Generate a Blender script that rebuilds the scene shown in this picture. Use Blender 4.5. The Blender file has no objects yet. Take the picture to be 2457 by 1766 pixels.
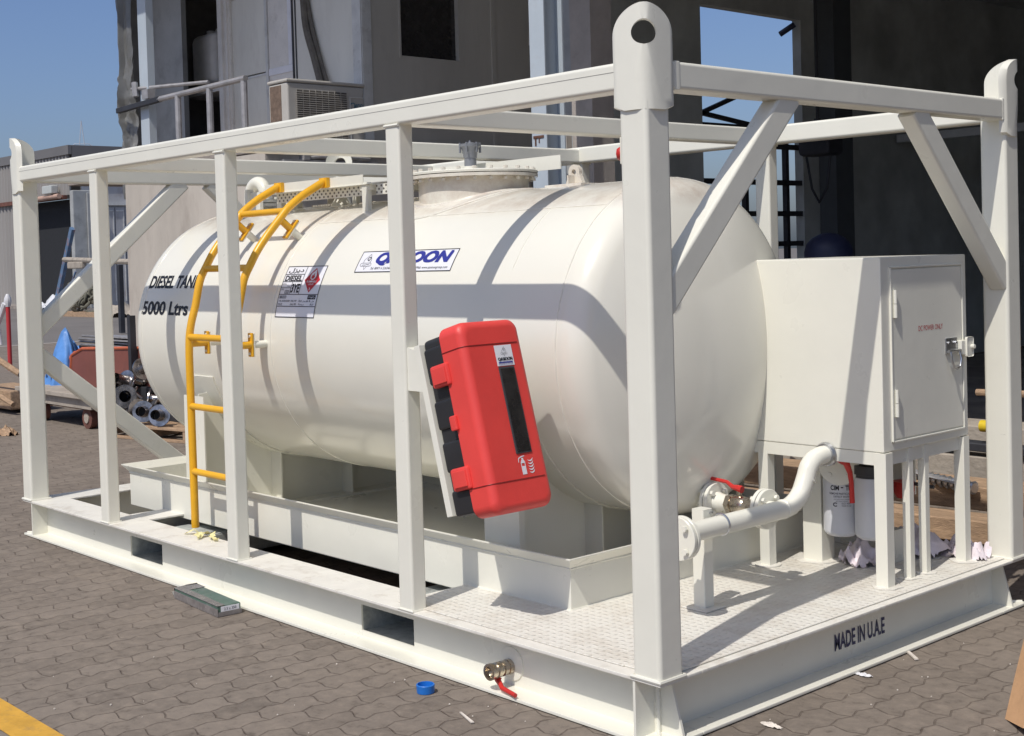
import bpy, bmesh, math, random
from mathutils import Vector, Matrix, noise
random.seed(7)
PI = math.pi
S = bpy.context.scene
COL = S.collection

# ------------------------------------------------------------------ camera
yaw, pitch, roll = 0.856354, -0.029433, -0.029081
cy, sy, cp, sp = math.cos(yaw), math.sin(yaw), math.cos(pitch), math.sin(pitch)
F = Vector((-sy * cp, cy * cp, sp)); R0 = Vector((cy, sy, 0)); U0 = R0.cross(F)
Rv = R0 * math.cos(roll) + U0 * math.sin(roll)
Uv = U0 * math.cos(roll) - R0 * math.sin(roll)
cam = bpy.data.cameras.new('camera'); camo = bpy.data.objects.new('camera', cam); COL.objects.link(camo)
M = Matrix.Identity(4)
for i in range(3):
    M[i][0] = Rv[i]; M[i][1] = Uv[i]; M[i][2] = -F[i]
M.translation = Vector((2.74457, -3.14783, 1.57552))
camo.matrix_world = M
cam.sensor_width = 36; cam.lens = 3196.38 / 2457 * 36
cam.shift_x = 0.04690; cam.shift_y = -0.07042
cam.clip_start = 0.05; cam.clip_end = 4000
S.camera = camo

# ------------------------------------------------------------------ light
sun_from = Vector((0.25, -1.0, 1.534)).normalized()
el = math.asin(sun_from.z); az = math.atan2(sun_from.x, sun_from.y)
W_ = bpy.data.worlds.new('World'); S.world = W_; W_.use_nodes = True
nt = W_.node_tree; nt.nodes.clear()
sky = nt.nodes.new('ShaderNodeTexSky'); sky.sky_type = 'NISHITA'; sky.sun_disc = False
sky.sun_elevation = el; sky.sun_rotation = az
sky.altitude = 0; sky.air_density = 1.0; sky.dust_density = 2.1; sky.ozone_density = 3.0
bg = nt.nodes.new('ShaderNodeBackground'); bg.inputs[1].default_value = 0.09
out = nt.nodes.new('ShaderNodeOutputWorld')
tint = nt.nodes.new('ShaderNodeMix'); tint.data_type = 'RGBA'; tint.blend_type = 'MULTIPLY'; tint.inputs[0].default_value = 1
tcw = nt.nodes.new('ShaderNodeTexCoord'); sxw = nt.nodes.new('ShaderNodeSeparateXYZ'); nt.links.new(tcw.outputs['Generated'], sxw.inputs[0])
rmp = nt.nodes.new('ShaderNodeValToRGB'); rmp.color_ramp.elements[0].position = .30; rmp.color_ramp.elements[0].color = (.87, .935, 1.16, 1)
rmp.color_ramp.elements[1].position = .62; rmp.color_ramp.elements[1].color = (1, 1, 1, 1)
nt.links.new(sxw.outputs[2], rmp.inputs[0]); nt.links.new(rmp.outputs[0], tint.inputs[7])
nt.links.new(sky.outputs[0], tint.inputs[6]); nt.links.new(tint.outputs[2], bg.inputs[0]); nt.links.new(bg.outputs[0], out.inputs[0])
sun = bpy.data.lights.new('sun', 'SUN'); sun.energy = 3.15; sun.angle = math.radians(0.5); sun.color = (1, 0.955, 0.89)
suno = bpy.data.objects.new('sun', sun); COL.objects.link(suno)
suno.rotation_euler = (-sun_from).to_track_quat('-Z', 'Y').to_euler(); suno.location = (3, -12, 18)
S.view_settings.view_transform = 'Standard'; S.view_settings.look = 'None'
S.view_settings.exposure = 0.06; S.view_settings.gamma = 1

# ------------------------------------------------------------------ materials
def srgb(h):
    v = [int(h[i:i + 2], 16) / 255 for i in (0, 2, 4)]
    return tuple(x / 12.92 if x < .04045 else ((x + .055) / 1.055) ** 2.4 for x in v)
class NT:
    def __init__(s, m): s.t = m.node_tree; s.t.nodes.clear()
    def n(s, typ, **k):
        d = s.t.nodes.new('ShaderNode' + typ)
        for a, b in k.items():
            if a.startswith('i_'):
                d.inputs[int(a[2:]) if a[2:].isdigit() else a[2:].replace('_', ' ')].default_value = b
            else: setattr(d, a, b)
        return d
    def l(s, a, b): s.t.links.new(a, b)
    def math(s, op, a, b=None, c=None):
        d = s.n('Math', operation=op)
        for i, v in enumerate((a, b, c)):
            if v is None: continue
            if isinstance(v, (int, float)): d.inputs[i].default_value = v
            else: s.l(v, d.inputs[i])
        return d.outputs[0]
    def ramp(s, fac, pts):
        d = s.n('ValToRGB'); e = d.color_ramp.elements
        while len(e) < len(pts): e.new(0.5)
        for x, (p, c) in zip(e, pts):
            x.position = p; x.color = (c, c, c, 1) if isinstance(c, (int, float)) else tuple(c) + (1,)
        s.l(fac, d.inputs[0]); return d.outputs[0]
    def mix(s, fac, a, b):
        d = s.n('Mix', data_type='RGBA')
        for sock, v in ((d.inputs[0], fac), (d.inputs[6], a), (d.inputs[7], b)):
            if isinstance(v, (int, float)): sock.default_value = v
            elif isinstance(v, tuple): sock.default_value = v + (1,) if len(v) == 3 else v
            else: s.l(v, sock)
        return d.outputs[2]
def mat(name, col, rough=.5, metal=0, var=.08, vs=6, spec=.5, bump=0, bs=60, dirt=0, dirtcol=(.35, .27, .2), ds=5, coat=0,
        streak=None, em=None, scuff=0):
    m = bpy.data.materials.new(name); m.use_nodes = True; t = NT(m)
    o = t.n('OutputMaterial'); p = t.n('BsdfPrincipled'); t.l(p.outputs[0], o.inputs[0])
    p.inputs['Roughness'].default_value = rough; p.inputs['Metallic'].default_value = metal
    p.inputs['Specular IOR Level'].default_value = spec; p.inputs['Coat Weight'].default_value = coat
    p.inputs['Coat Roughness'].default_value = .12
    tc = t.n('TexCoord'); g = t.n('NewGeometry')
    pos = g.outputs['Position']
    if streak:
        mp = t.n('Mapping'); mp.inputs['Scale'].default_value = streak; t.l(pos, mp.inputs[0]); pos2 = mp.outputs[0]
    else: pos2 = pos
    nz = t.n('TexNoise', i_Scale=vs, i_Detail=6.0, i_Roughness=.6); t.l(pos2, nz.inputs['Vector'])
    f = t.ramp(nz.outputs[0], [(.3, 0.0), (.7, 1.0)])
    c = tuple(col)
    lo = tuple(max(0, x * (1 - var)) for x in c); hi = tuple(min(1, x * (1 + var)) for x in c)
    cc = t.mix(f, lo, hi)
    if dirt:
        n2 = t.n('TexNoise', i_Scale=ds, i_Detail=10.0, i_Roughness=.72); t.l(pos2, n2.inputs['Vector'])
        f2 = t.ramp(n2.outputs[0], [(.52, 0.0), (.74, float(dirt))])
        cc = t.mix(f2, cc, tuple(dirtcol))
    if scuff:
        mp3 = t.n('Mapping'); mp3.inputs['Rotation'].default_value = (.5, .8, .3); mp3.inputs['Scale'].default_value = (1, 1, 2.6); t.l(pos, mp3.inputs[0])
        n4 = t.n('TexNoise', i_Scale=13.0, i_Detail=8.0, i_Roughness=.8, i_Distortion=.6); t.l(mp3.outputs[0], n4.inputs['Vector'])
        n5 = t.n('TexNoise', i_Scale=1.7, i_Detail=2.0); t.l(pos, n5.inputs['Vector'])
        f4 = t.math('MULTIPLY', t.ramp(n4.outputs[0], [(.64, 0.0), (.72, float(scuff))]), t.ramp(n5.outputs[0], [(.48, 0.0), (.62, 1.0)]))
        cc = t.mix(f4, cc, (.42, .39, .34))
    t.l(cc, p.inputs['Base Color'])
    rr = t.n('TexNoise', i_Scale=vs * 2.3, i_Detail=4.0); t.l(pos, rr.inputs['Vector'])
    r2 = t.n('MapRange'); t.l(rr.outputs[0], r2.inputs[0]); r2.inputs[3].default_value = max(0.02, rough - .08); r2.inputs[4].default_value = min(1, rough + .08)
    t.l(r2.outputs[0], p.inputs['Roughness'])
    if bump:
        bn = t.n('TexNoise', i_Scale=bs, i_Detail=5.0); t.l(pos2, bn.inputs['Vector'])
        b = t.n('Bump', i_Strength=bump, i_Distance=.01); t.l(bn.outputs[0], b.inputs['Height']); t.l(b.outputs[0], p.inputs['Normal'])
    if em:
        p.inputs['Emission Color'].default_value = tuple(em) + (1,); p.inputs['Emission Strength'].default_value = 1
    return m
WC = (.80, .785, .69)
white = mat('white_paint', WC, .30, var=.03, vs=3, bump=.14, bs=9, scuff=.8)
whitetop = mat('white_paint_trodden', (.76, .735, .665), .5, var=.05, vs=9, bump=.25, bs=40, dirt=.75, dirtcol=(.44, .38, .30), ds=7)
tankm = mat('tank_paint', (.81, .79, .70), .20, coat=.35, var=.02, vs=2.2, bump=.09, bs=4, scuff=.55)
yellow = mat('yellow_paint', (.80, .42, .02), .32, var=.06, vs=8, bump=.1, bs=30)
redplastic = mat('red_plastic', (.78, .065, .055), .45, var=.07, vs=5, bump=.12, bs=260)
blackplastic = mat('black_plastic', (.022, .022, .024), .5, var=.2, bump=.05, bs=150)
ink = mat('black_ink', (.012, .012, .018), .5, var=.1)
bluei = mat('blue_ink', (.028, .036, .28), .45, var=.1)
redi = mat('red_ink', (.50, .018, .03), .45, var=.1)
greyi = mat('grey_ink', (.10, .10, .12), .5)
decal = mat('decal_white', (.80, .80, .84), .3, var=.02)
brass = mat('brass_nickel', (.52, .46, .38), .28, 1.0, var=.15, vs=30)
steel = mat('zinc_steel', (.55, .56, .58), .3, 1.0, var=.2, vs=25)
stainless = mat('stainless_fittings', (.36, .34, .33), .28, 1.0, var=.6, vs=14, dirt=.5, dirtcol=(.12, .1, .09), ds=9)
redh = mat('red_handle', (.55, .03, .025), .4, var=.1)
filterm = mat('filter_white', (.66, .67, .70), .35, var=.03)
glass = mat('window_black', (.028, .026, .025), .12, var=.4, vs=14, spec=.8)
gasket = mat('gasket_dark', (.05, .05, .055), .6)
vgrey = mat('vent_grey', (.25, .26, .28), .45, .3)
pink = mat('pink_rag', (.78, .70, .73), .9, var=.15, vs=12, bump=.4, bs=50)
masking = mat('masking_tape', (.78, .72, .36), .7, var=.12, vs=30)
concrete = mat('concrete_wall_mat', (.50, .455, .395), .85, var=.14, vs=1.6, bump=.3, bs=30, dirt=.5, dirtcol=(.24, .19, .155), ds=2.4, streak=(1, 1, .35))
slabm = mat('concrete_slab_mat', (.30, .265, .235), .9, var=.2, vs=3, bump=.3, bs=20, dirt=.7, dirtcol=(.14, .11, .09), ds=4)
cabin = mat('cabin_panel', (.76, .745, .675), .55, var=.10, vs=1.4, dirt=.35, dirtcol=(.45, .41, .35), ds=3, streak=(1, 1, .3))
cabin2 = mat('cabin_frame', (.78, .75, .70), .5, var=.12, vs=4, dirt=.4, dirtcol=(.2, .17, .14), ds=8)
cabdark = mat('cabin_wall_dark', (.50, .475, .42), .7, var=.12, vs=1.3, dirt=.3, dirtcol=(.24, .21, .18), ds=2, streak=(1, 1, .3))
clad = mat('grey_cladding', (.38, .39, .385), .5, var=.12, vs=2.5, dirt=.4, dirtcol=(.09, .085, .08), ds=3)
cladl = mat('light_cladding', (.62, .62, .60), .45, var=.15, vs=4, dirt=.5, dirtcol=(.2, .17, .15), ds=7)
galv = mat('galvanised_rail', (.40, .39, .39), .45, .35, var=.2, vs=12)
colblue = mat('column_paint', (.47, .53, .58), .45, var=.06, vs=3, dirt=.25, dirtcol=(.3, .27, .25), ds=6)
colgrey = mat('column_concrete', (.42, .38, .345), .8, var=.12, vs=5, bump=.3, bs=60, dirt=.4, dirtcol=(.3, .25, .21), ds=12)
darkwall = mat('workshop_dark', (.47, .49, .47), .9, var=.3, vs=1)
darkfloor = mat('workshop_floor_mat', (.30, .27, .24), .9, var=.3, vs=2)
darksteel = mat('dark_steel', (.04, .042, .05), .6, .2, var=.3, vs=3)
acm = mat('ac_casing', (.50, .48, .44), .5, var=.06, vs=6, dirt=.4, dirtcol=(.34, .27, .2), ds=12)
acdark = mat('ac_dark', (.13, .12, .105), .7, var=.3, vs=10)
jerry = mat('jerrycan_plastic', (.80, .79, .76), .5, var=.1, vs=6)
wood = mat('timber', (.40, .27, .17), .85, var=.3, vs=7, bump=.5, bs=40, streak=(1.5, 6, 6), dirt=.4, dirtcol=(.18, .12, .09), ds=5)
woodg = mat('weathered_timber', (.38, .335, .28), .9, var=.25, vs=6, bump=.5, bs=40, dirt=.5, dirtcol=(.2, .17, .14), ds=6)
rustm = mat('rusty_steel', (.15, .062, .045), .8, var=.3, vs=5, bump=.3, bs=30)
orangem = mat('orange_rim', (.50, .12, .05), .6, var=.2, vs=12)
maroon = mat('maroon_paint', (.20, .065, .048), .6, var=.15, vs=3, dirt=.4, dirtcol=(.09, .05, .045), ds=5)
tarpm = mat('blue_tarpaulin', (.10, .26, .60), .45, var=.25, vs=5, bump=.6, bs=18)
shedm = mat('shed_sheet', (.30, .285, .27), .6, var=.15, vs=.5, dirt=.4, dirtcol=(.2, .17, .15), ds=.8, streak=(1, 1, .15))
shedd = mat('shed_fascia', (.16, .155, .155), .6, var=.1, vs=.5)
shedshade = mat('shed_inside_shade', (.016, .018, .022), .9)
doorw = mat('grey_door_paint', (.42, .42, .43), .6, var=.12, vs=1, dirt=.5, dirtcol=(.25, .19, .16), ds=1.5)
redw = mat('red_pole', (.5, .04, .045), .5)
whitep = mat('white_wrap', (.7, .7, .72), .3, var=.1, vs=20)
greenb = mat('green_box', (.06, .14, .10), .3, var=.35, vs=9, coat=.7, dirt=.7, dirtcol=(.26, .25, .24), ds=16)
plasticf = mat('shrink_wrap_grey', (.20, .185, .18), .25, var=.3, vs=20, coat=.6)
bluecap = mat('blue_cap', (.015, .16, .55), .35, var=.05)
cardb = mat('cardboard', (.46, .27, .14), .85, var=.1, vs=10, bump=.2, bs=60)
litterm = mat('litter_pale', (.68, .62, .55), .8, var=.2, vs=30)
leafm = mat('leaf', (.075, .10, .045), .8, var=.45, vs=1.4)
bluedrum = mat('blue_drum', (.012, .018, .055), .5, var=.1)
orangeg = mat('yellow_cylinder', (.62, .34, .04), .45, var=.1)
towerm = mat('pylon_steel', (.42, .45, .50), .7)
rustspot = mat('rust_mark', (.12, .055, .035), .85, var=.3, vs=30)

# chequer plate
def chequer():
    m = bpy.data.materials.new('chequer_plate'); m.use_nodes = True; t = NT(m)
    o = t.n('OutputMaterial'); p = t.n('BsdfPrincipled'); t.l(p.outputs[0], o.inputs[0])
    g = t.n('NewGeometry'); sx = t.n('SeparateXYZ'); t.l(g.outputs['Position'], sx.inputs[0])
    k = 1 / .034
    X = t.math('MULTIPLY', sx.outputs[0], k); Y = t.math('MULTIPLY', sx.outputs[1], k)
    par = t.math('MODULO', t.math('ADD', t.math('ADD', t.math('FLOOR', X), t.math('FLOOR', Y)), 1000.0), 2.0)
    u = t.math('SUBTRACT', t.math('FRACT', t.math('ADD', X, 1000.0)), .5); v = t.math('SUBTRACT', t.math('FRACT', t.math('ADD', Y, 1000.0)), .5)
    a = t.math('ADD', t.math('MULTIPLY', u, par), t.math('MULTIPLY', v, t.math('SUBTRACT', 1.0, par)))
    b = t.math('ADD', t.math('MULTIPLY', v, par), t.math('MULTIPLY', u, t.math('SUBTRACT', 1.0, par)))
    d = t.math('SQRT', t.math('ADD', t.math('POWER', t.math('MULTIPLY', a, 2.3), 2.0), t.math('POWER', t.math('MULTIPLY', b, 5.5), 2.0)))
    hgt = t.ramp(d, [(.35, 1.0), (1.0, 0.0)])
    bp = t.n('Bump', i_Strength=.75, i_Distance=.006); t.l(hgt, bp.inputs['Height']); t.l(bp.outputs[0], p.inputs['Normal'])
    n = t.n('TexNoise', i_Scale=6.0, i_Detail=10.0, i_Roughness=.7); t.l(g.outputs['Position'], n.inputs['Vector'])
    n3 = t.n('TexNoise', i_Scale=45.0, i_Detail=6.0, i_Roughness=.7); t.l(g.outputs['Position'], n3.inputs['Vector'])
    c = t.mix(t.ramp(n.outputs[0], [(.45, 0.0), (.75, .7)]), (.76, .735, .665), (.52, .455, .37))
    c = t.mix(t.ramp(n3.outputs[0], [(.62, 0.0), (.78, .7)]), c, (.30, .23, .18))
    t.l(c, p.inputs['Base Color']); p.inputs['Roughness'].default_value = .5
    return m
chequerm = chequer()
pocketm = mat('pocket_grey', (.42, .44, .42), .5, var=.3, vs=14, dirt=.6, dirtcol=(.07, .07, .07), ds=9)

# tank paint with brown dust film and smears high on the shell (above the long weld seam)
def tank_top():
    m = tankm; t = m.node_tree; p = [n for n in t.nodes if n.type == 'BSDF_PRINCIPLED'][0]
    base = p.inputs['Base Color'].links[0].from_socket
    T = NT.__new__(NT); T.t = t
    g = T.n('NewGeometry'); s = T.n('SeparateXYZ'); T.l(g.outputs['Position'], s.inputs[0])
    n = T.n('TexNoise', i_Scale=9.0, i_Detail=10.0, i_Roughness=.75); T.l(g.outputs['Position'], n.inputs['Vector'])
    w = T.math('MULTIPLY', T.ramp(n.outputs[0], [(.40, .12), (.72, .75)]), T.ramp(T.math('SUBTRACT', s.outputs[2], 1.0), [(.745, 0.0), (.80, 1.0)]))
    c = T.mix(w, base, (.52, .42, .34)); T.l(c, p.inputs['Base Color'])
tank_top()

# interlocking zig-zag pavers
def pavers():
    m = bpy.data.materials.new('interlocking_pavers'); m.use_nodes = True; t = NT(m)
    o = t.n('OutputMaterial'); p = t.n('BsdfPrincipled'); t.l(p.outputs[0], o.inputs[0])
    g = t.n('NewGeometry'); s = t.n('SeparateXYZ'); t.l(g.outputs['Position'], s.inputs[0])
    wob = t.n('TexNoise', i_Scale=2.3, i_Detail=5.0); t.l(g.outputs['Position'], wob.inputs['Vector'])
    wv = t.math('MULTIPLY', t.math('SUBTRACT', wob.outputs[0], .5), .085)
    u0 = t.math('ADD', s.outputs[1], wv); v0 = t.math('ADD', s.outputs[0], wv)     # long side of a paver runs along Y
    LW, HW = .232, .1155
    zu = t.math('MULTIPLY', t.math('PINGPONG', t.math('ADD', v0, 50.0), HW / 2), .34)    # edges zigzag
    zv = t.math('MULTIPLY', t.math('PINGPONG', t.math('ADD', u0, 50.0), LW / 4), .34)
    u = t.math('ADD', u0, zu); v = t.math('ADD', v0, zv)
    cb = t.n('CombineXYZ'); t.l(u, cb.inputs[0]); t.l(v, cb.inputs[1])
    br = t.n('TexBrick'); t.l(cb.outputs[0], br.inputs['Vector'])
    br.offset = .5; br.squash = 1
    br.inputs['Scale'].default_value = 1; br.inputs['Brick Width'].default_value = LW; br.inputs['Row Height'].default_value = HW
    br.inputs['Mortar Size'].default_value = .0045; br.inputs['Mortar Smooth'].default_value = .75; br.inputs['Bias'].default_value = 0
    br.inputs['Color1'].default_value = (0, 0, 0, 1); br.inputs['Color2'].default_value = (1, 1, 1, 1); br.inputs['Mortar'].default_value = (.5, .5, .5, 1)
    n = t.n('TexNoise', i_Scale=.9, i_Detail=8.0, i_Roughness=.65); t.l(g.outputs['Position'], n.inputs['Vector'])
    n2 = t.n('TexNoise', i_Scale=16.0, i_Detail=10.0, i_Roughness=.7); t.l(g.outputs['Position'], n2.inputs['Vector'])
    n3 = t.n('TexNoise', i_Scale=90.0, i_Detail=4.0, i_Roughness=.7); t.l(g.outputs['Position'], n3.inputs['Vector'])
    c = t.mix(t.ramp(br.outputs[0], [(0.0, 0.0), (1.0, 1.0)]), (.160, .135, .113), (.225, .191, .160))
    c = t.mix(t.ramp(n.outputs[0], [(.35, 0.0), (.7, .8)]), c, (.228, .190, .156))
    c = t.mix(t.ramp(n2.outputs[0], [(.50, 0.0), (.78, .85)]), c, (.29, .242, .198))
    c = t.mix(t.ramp(n2.outputs[0], [(.26, .9), (.46, 0.0)]), c, (.085, .068, .056))
    c = t.mix(t.ramp(n3.outputs[0], [(.66, 0.0), (.80, .7)]), c, (.36, .31, .26))
    jf = t.math('MULTIPLY', t.math('MULTIPLY', br.outputs[1], t.ramp(n2.outputs[0], [(.25, 1.0), (.75, .25)])), t.ramp(n.outputs[0], [(.3, 1.0), (.70, .25)]))
    n6 = t.n('TexNoise', i_Scale=.55, i_Detail=3.0); t.l(g.outputs['Position'], n6.inputs['Vector'])
    c = t.mix(t.ramp(n6.outputs[0], [(.58, 0.0), (.72, .45)]), c, (.12, .098, .082))
    n7 = t.n('TexNoise', i_Scale=3.2, i_Detail=7.0, i_Roughness=.7); t.l(g.outputs['Position'], n7.inputs['Vector'])
    c = t.mix(t.ramp(n7.outputs[0], [(.55, 0.0), (.72, .55)]), c, (.30, .25, .20))
    c = t.mix(jf, c, (.070, .048, .036))
    t.l(c, p.inputs['Base Color']); p.inputs['Roughness'].default_value = .88; p.inputs['Specular IOR Level'].default_value = .25
    h = t.math('ADD', t.math('MULTIPLY', t.math('SUBTRACT', 1.0, br.outputs[1]), 1.0), t.math('MULTIPLY', n2.outputs[0], .8))
    b = t.n('Bump', i_Strength=.7, i_Distance=.006); t.l(h, b.inputs['Height']); t.l(b.outputs[0], p.inputs['Normal'])
    return m
paverm = pavers()
asph = mat('asphalt_mat', (.165, .15, .138), .9, var=.15, vs=.3, bump=.3, bs=30, dirt=.4, dirtcol=(.24, .21, .185), ds=.25)

def worn_line():
    m = mat('yellow_line_paint', (.62, .34, .045), .7, var=.15, vs=10, dirt=.8, dirtcol=(.25, .17, .09), ds=14, bump=.5, bs=14)
    return m
linem = worn_line()

# ------------------------------------------------------------------ mesh builder
def frame(d, up=Vector((0, 0, 1))):
    d = d.normalized()
    if abs(d.dot(up)) > .98: up = Vector((0, 1, 0)) if abs(d.y) < .9 else Vector((1, 0, 0))
    s = d.cross(up).normalized(); u = s.cross(d).normalized()
    return s, u
class MB:
    def __init__(s): s.b = bmesh.new()
    def ring(s, pts): return [s.b.verts.new(p) for p in pts]
    def bridge(s, a, b):
        n = len(a)
        for i in range(n): s.b.faces.new((a[i], a[(i + 1) % n], b[(i + 1) % n], b[i]))
    def box(s, x0, x1, y0, y1, z0, z1, bev=0, seg=2, mtx=None):
        vs = [s.b.verts.new((x, y, z)) for x in (x0, x1) for y in (y0, y1) for z in (z0, z1)]
        fs = [(0, 1, 3, 2), (4, 6, 7, 5), (0, 4, 5, 1), (2, 3, 7, 6), (0, 2, 6, 4), (1, 5, 7, 3)]
        faces = [s.b.faces.new([vs[i] for i in f]) for f in fs]
        allv = vs
        if bev:
            es = list({e for f in faces for e in f.edges})
            r = bmesh.ops.bevel(s.b, geom=es, offset=bev, segments=seg, affect='EDGES', profile=.5)
            allv = list({v for f in r['faces'] for v in f.verts} | {v for v in vs if v.is_valid})
            allv = list({v for v in allv if v.is_valid} | {v for f in faces if f.is_valid for v in f.verts})
        if mtx:
            for v in allv: v.co = mtx @ v.co
        return s
    def rhs(s, p0, p1, w, h, r=.012, up=Vector((0, 0, 1)), seg=3, caps=True, n=1):
        """rounded rectangular hollow section, w across (side), h along up; p0,p1 axis"""
        p0, p1 = Vector(p0), Vector(p1); d = p1 - p0; a, u = frame(d, Vector(up))
        prof = []
        for cx_, cy_, a0 in ((w / 2 - r, h / 2 - r, 0), (-w / 2 + r, h / 2 - r, PI / 2), (-w / 2 + r, -h / 2 + r, PI), (w / 2 - r, -h / 2 + r, 1.5 * PI)):
            for k in range(seg + 1):
                t = a0 + k * PI / 2 / seg; prof.append((cx_ + r * math.cos(t), cy_ + r * math.sin(t)))
        rings = [s.ring([p0 + d * (j / n) + a * x + u * y for x, y in prof]) for j in range(n + 1)]
        for j in range(n): s.bridge(rings[j], rings[j + 1])
        if caps: s.b.faces.new(rings[0][::-1]); s.b.faces.new(rings[-1])
        return s
    def tube(s, pts, r, seg=12, caps=True, closed=False):
        pts = [Vector(p) for p in pts]; n = len(pts); rings = []
        up = None
        for i, p in enumerate(pts):
            if closed: d = (pts[(i + 1) % n] - pts[i - 1])
            else: d = (pts[min(i + 1, n - 1)] - pts[max(i - 1, 0)])
            d.normalize()
            if up is None: a, up = frame(d)
            a = d.cross(up).normalized(); up = a.cross(d).normalized()
            rr = r[i] if isinstance(r, (list, tuple)) else r
            rings.append(s.ring([p + (a * math.cos(t) + up * math.sin(t)) * rr for t in [2 * PI * k / seg for k in range(seg)]]))
        for i in range(n - 1): s.bridge(rings[i], rings[i + 1])
        if closed: s.bridge(rings[-1], rings[0])
        elif caps: s.b.faces.new(rings[0][::-1]); s.b.faces.new(rings[-1])
        return s
    def cyl(s, p0, p1, r, r1=None, seg=24):
        return s.tube([p0, p1], [r, r if r1 is None else r1], seg)
    def lathe(s, prof, o, d, seg=48, cap0=True, cap1=True):
        """prof: list of (t along d, radius)"""
        o, d = Vector(o), Vector(d).normalized(); a, u = frame(d)
        rings = []
        for t, r in prof:
            if r < 1e-6: rings.append([s.b.verts.new(o + d * t)])
            else: rings.append(s.ring([o + d * t + (a * math.cos(q) + u * math.sin(q)) * r for q in [2 * PI * k / seg for k in range(seg)]]))
        for A, B in zip(rings, rings[1:]):
            if len(A) == 1 and len(B) > 1:
                for i in range(seg): s.b.faces.new((A[0], B[(i + 1) % seg], B[i]))
            elif len(B) == 1 and len(A) > 1:
                for i in range(seg): s.b.faces.new((B[0], A[i], A[(i + 1) % seg]))
            elif len(A) > 1: s.bridge(A, B)
        if cap0 and len(rings[0]) > 1: s.b.faces.new(rings[0][::-1])
        if cap1 and len(rings[-1]) > 1: s.b.faces.new(rings[-1])
        return s
    def prism(s, pts, dv, back=None):
        """extrude closed 3-D polygon by vector dv"""
        dv = Vector(dv); a = s.ring([Vector(p) for p in pts]); b = s.ring([Vector(p) + dv for p in pts])
        s.bridge(a, b); s.b.faces.new(a[::-1]); s.b.faces.new(b); return s
    def quad(s, *p): s.b.faces.new([s.b.verts.new(q) for q in p]); return s
    def hexa(s, c, d, r, h):
        c, d = Vector(c), Vector(d).normalized(); s.tube([c, c + d * h], r, 6); return s
    def build(s, name, m, parent=None, smooth=35, wn=True):
        bmesh.ops.recalc_face_normals(s.b, faces=s.b.faces)
        lim = math.radians(smooth)
        for f in s.b.faces: f.smooth = True
        for e in s.b.edges:
            if len(e.link_faces) == 2: e.smooth = e.calc_face_angle(0) < lim
        me = bpy.data.meshes.new(name); s.b.to_mesh(me); s.b.free()
        me.materials.append(m)
        o = bpy.data.objects.new(name, me); COL.objects.link(o)
        if wn and smooth <= 40 and len(me.polygons) < 6000:
            w = o.modifiers.new('weighted_normals', 'WEIGHTED_NORMAL'); w.keep_sharp = True; w.weight = 90
        if parent is not None:
            o.parent = parent
            if parent.type == 'EMPTY': o.matrix_parent_inverse = Matrix.LocRotScale(parent.location, parent.rotation_euler, None).inverted()
        return o
def tag(o, label=None, cat=None, group=None, kind=None):
    if label: o['label'] = label
    if cat: o['category'] = cat
    if group: o['group'] = group
    if kind: o['kind'] = kind
    return o
def thing(name, loc, label, cat, group=None, rz=0):
    o = bpy.data.objects.new(name, None); COL.objects.link(o); o.location = loc; o.rotation_euler = (0, 0, rz); o.empty_display_size = .1
    return tag(o, label, cat, group)
def dup(root, loc, rz, label, group=None):
    r = root.copy(); COL.objects.link(r); r.location = loc; r.rotation_euler = (0, 0, rz); r['label'] = label
    if group: r['group'] = group
    for ch in list(root.children):
        c = ch.copy(); COL.objects.link(c); c.parent = r
        for g in ch.children:
            d = g.copy(); COL.objects.link(d); d.parent = c
    return r

def text_bm(body, w=None, h=None, bold=0.0, shear=0.0, cuts=0):
    """flat text mesh, lower-left at 0,0 scaled to w x h"""
    cu = bpy.data.curves.new('t', 'FONT'); cu.body = body; cu.size = 1; cu.offset = bold; cu.shear = shear; cu.resolution_u = 3
    o = bpy.data.objects.new('t', cu); COL.objects.link(o)
    bpy.context.view_layer.update()
    me = bpy.data.meshes.new_from_object(o.evaluated_get(bpy.context.evaluated_depsgraph_get()))
    b = bmesh.new(); b.from_mesh(me)
    bpy.data.objects.remove(o); bpy.data.curves.remove(cu); bpy.data.meshes.remove(me)
    if not b.verts: return b
    x0 = min(v.co.x for v in b.verts); x1 = max(v.co.x for v in b.verts); y0 = min(v.co.y for v in b.verts); y1 = max(v.co.y for v in b.verts)
    sx = (w / (x1 - x0)) if w else None; sy_ = (h / (y1 - y0)) if h else None
    sx = sx or sy_; sy_ = sy_ or sx
    for v in b.verts: v.co = Vector(((v.co.x - x0) * sx, (v.co.y - y0) * sy_, 0))
    H = (y1 - y0) * sy_
    for k in range(1, cuts + 1):
        bmesh.ops.bisect_plane(b, geom=b.verts[:] + b.edges[:] + b.faces[:], plane_co=(0, H * k / (cuts + 1), 0), plane_no=(0, 1, 0))
    return b
def put(b, fn, name, m, parent):
    for v in b.verts: v.co = fn(v.co.x, v.co.y)
    me = bpy.data.meshes.new(name); b.to_mesh(me); b.free(); me.materials.append(m)
    o = bpy.data.objects.new(name, me); COL.objects.link(o); o.parent = parent
    if parent.type == 'EMPTY': o.matrix_parent_inverse = Matrix.Translation(-parent.location)
    return o
def add2d(b, polys):
    for p in polys: b.faces.new([b.verts.new((x, y, 0)) for x, y in p])
def rect2d(x0, y0, x1, y1, ny=1):
    return [[(x0, y0 + (y1 - y0) * k / ny), (x1, y0 + (y1 - y0) * k / ny), (x1, y0 + (y1 - y0) * (k + 1) / ny), (x0, y0 + (y1 - y0) * (k + 1) / ny)] for k in range(ny)]
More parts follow.
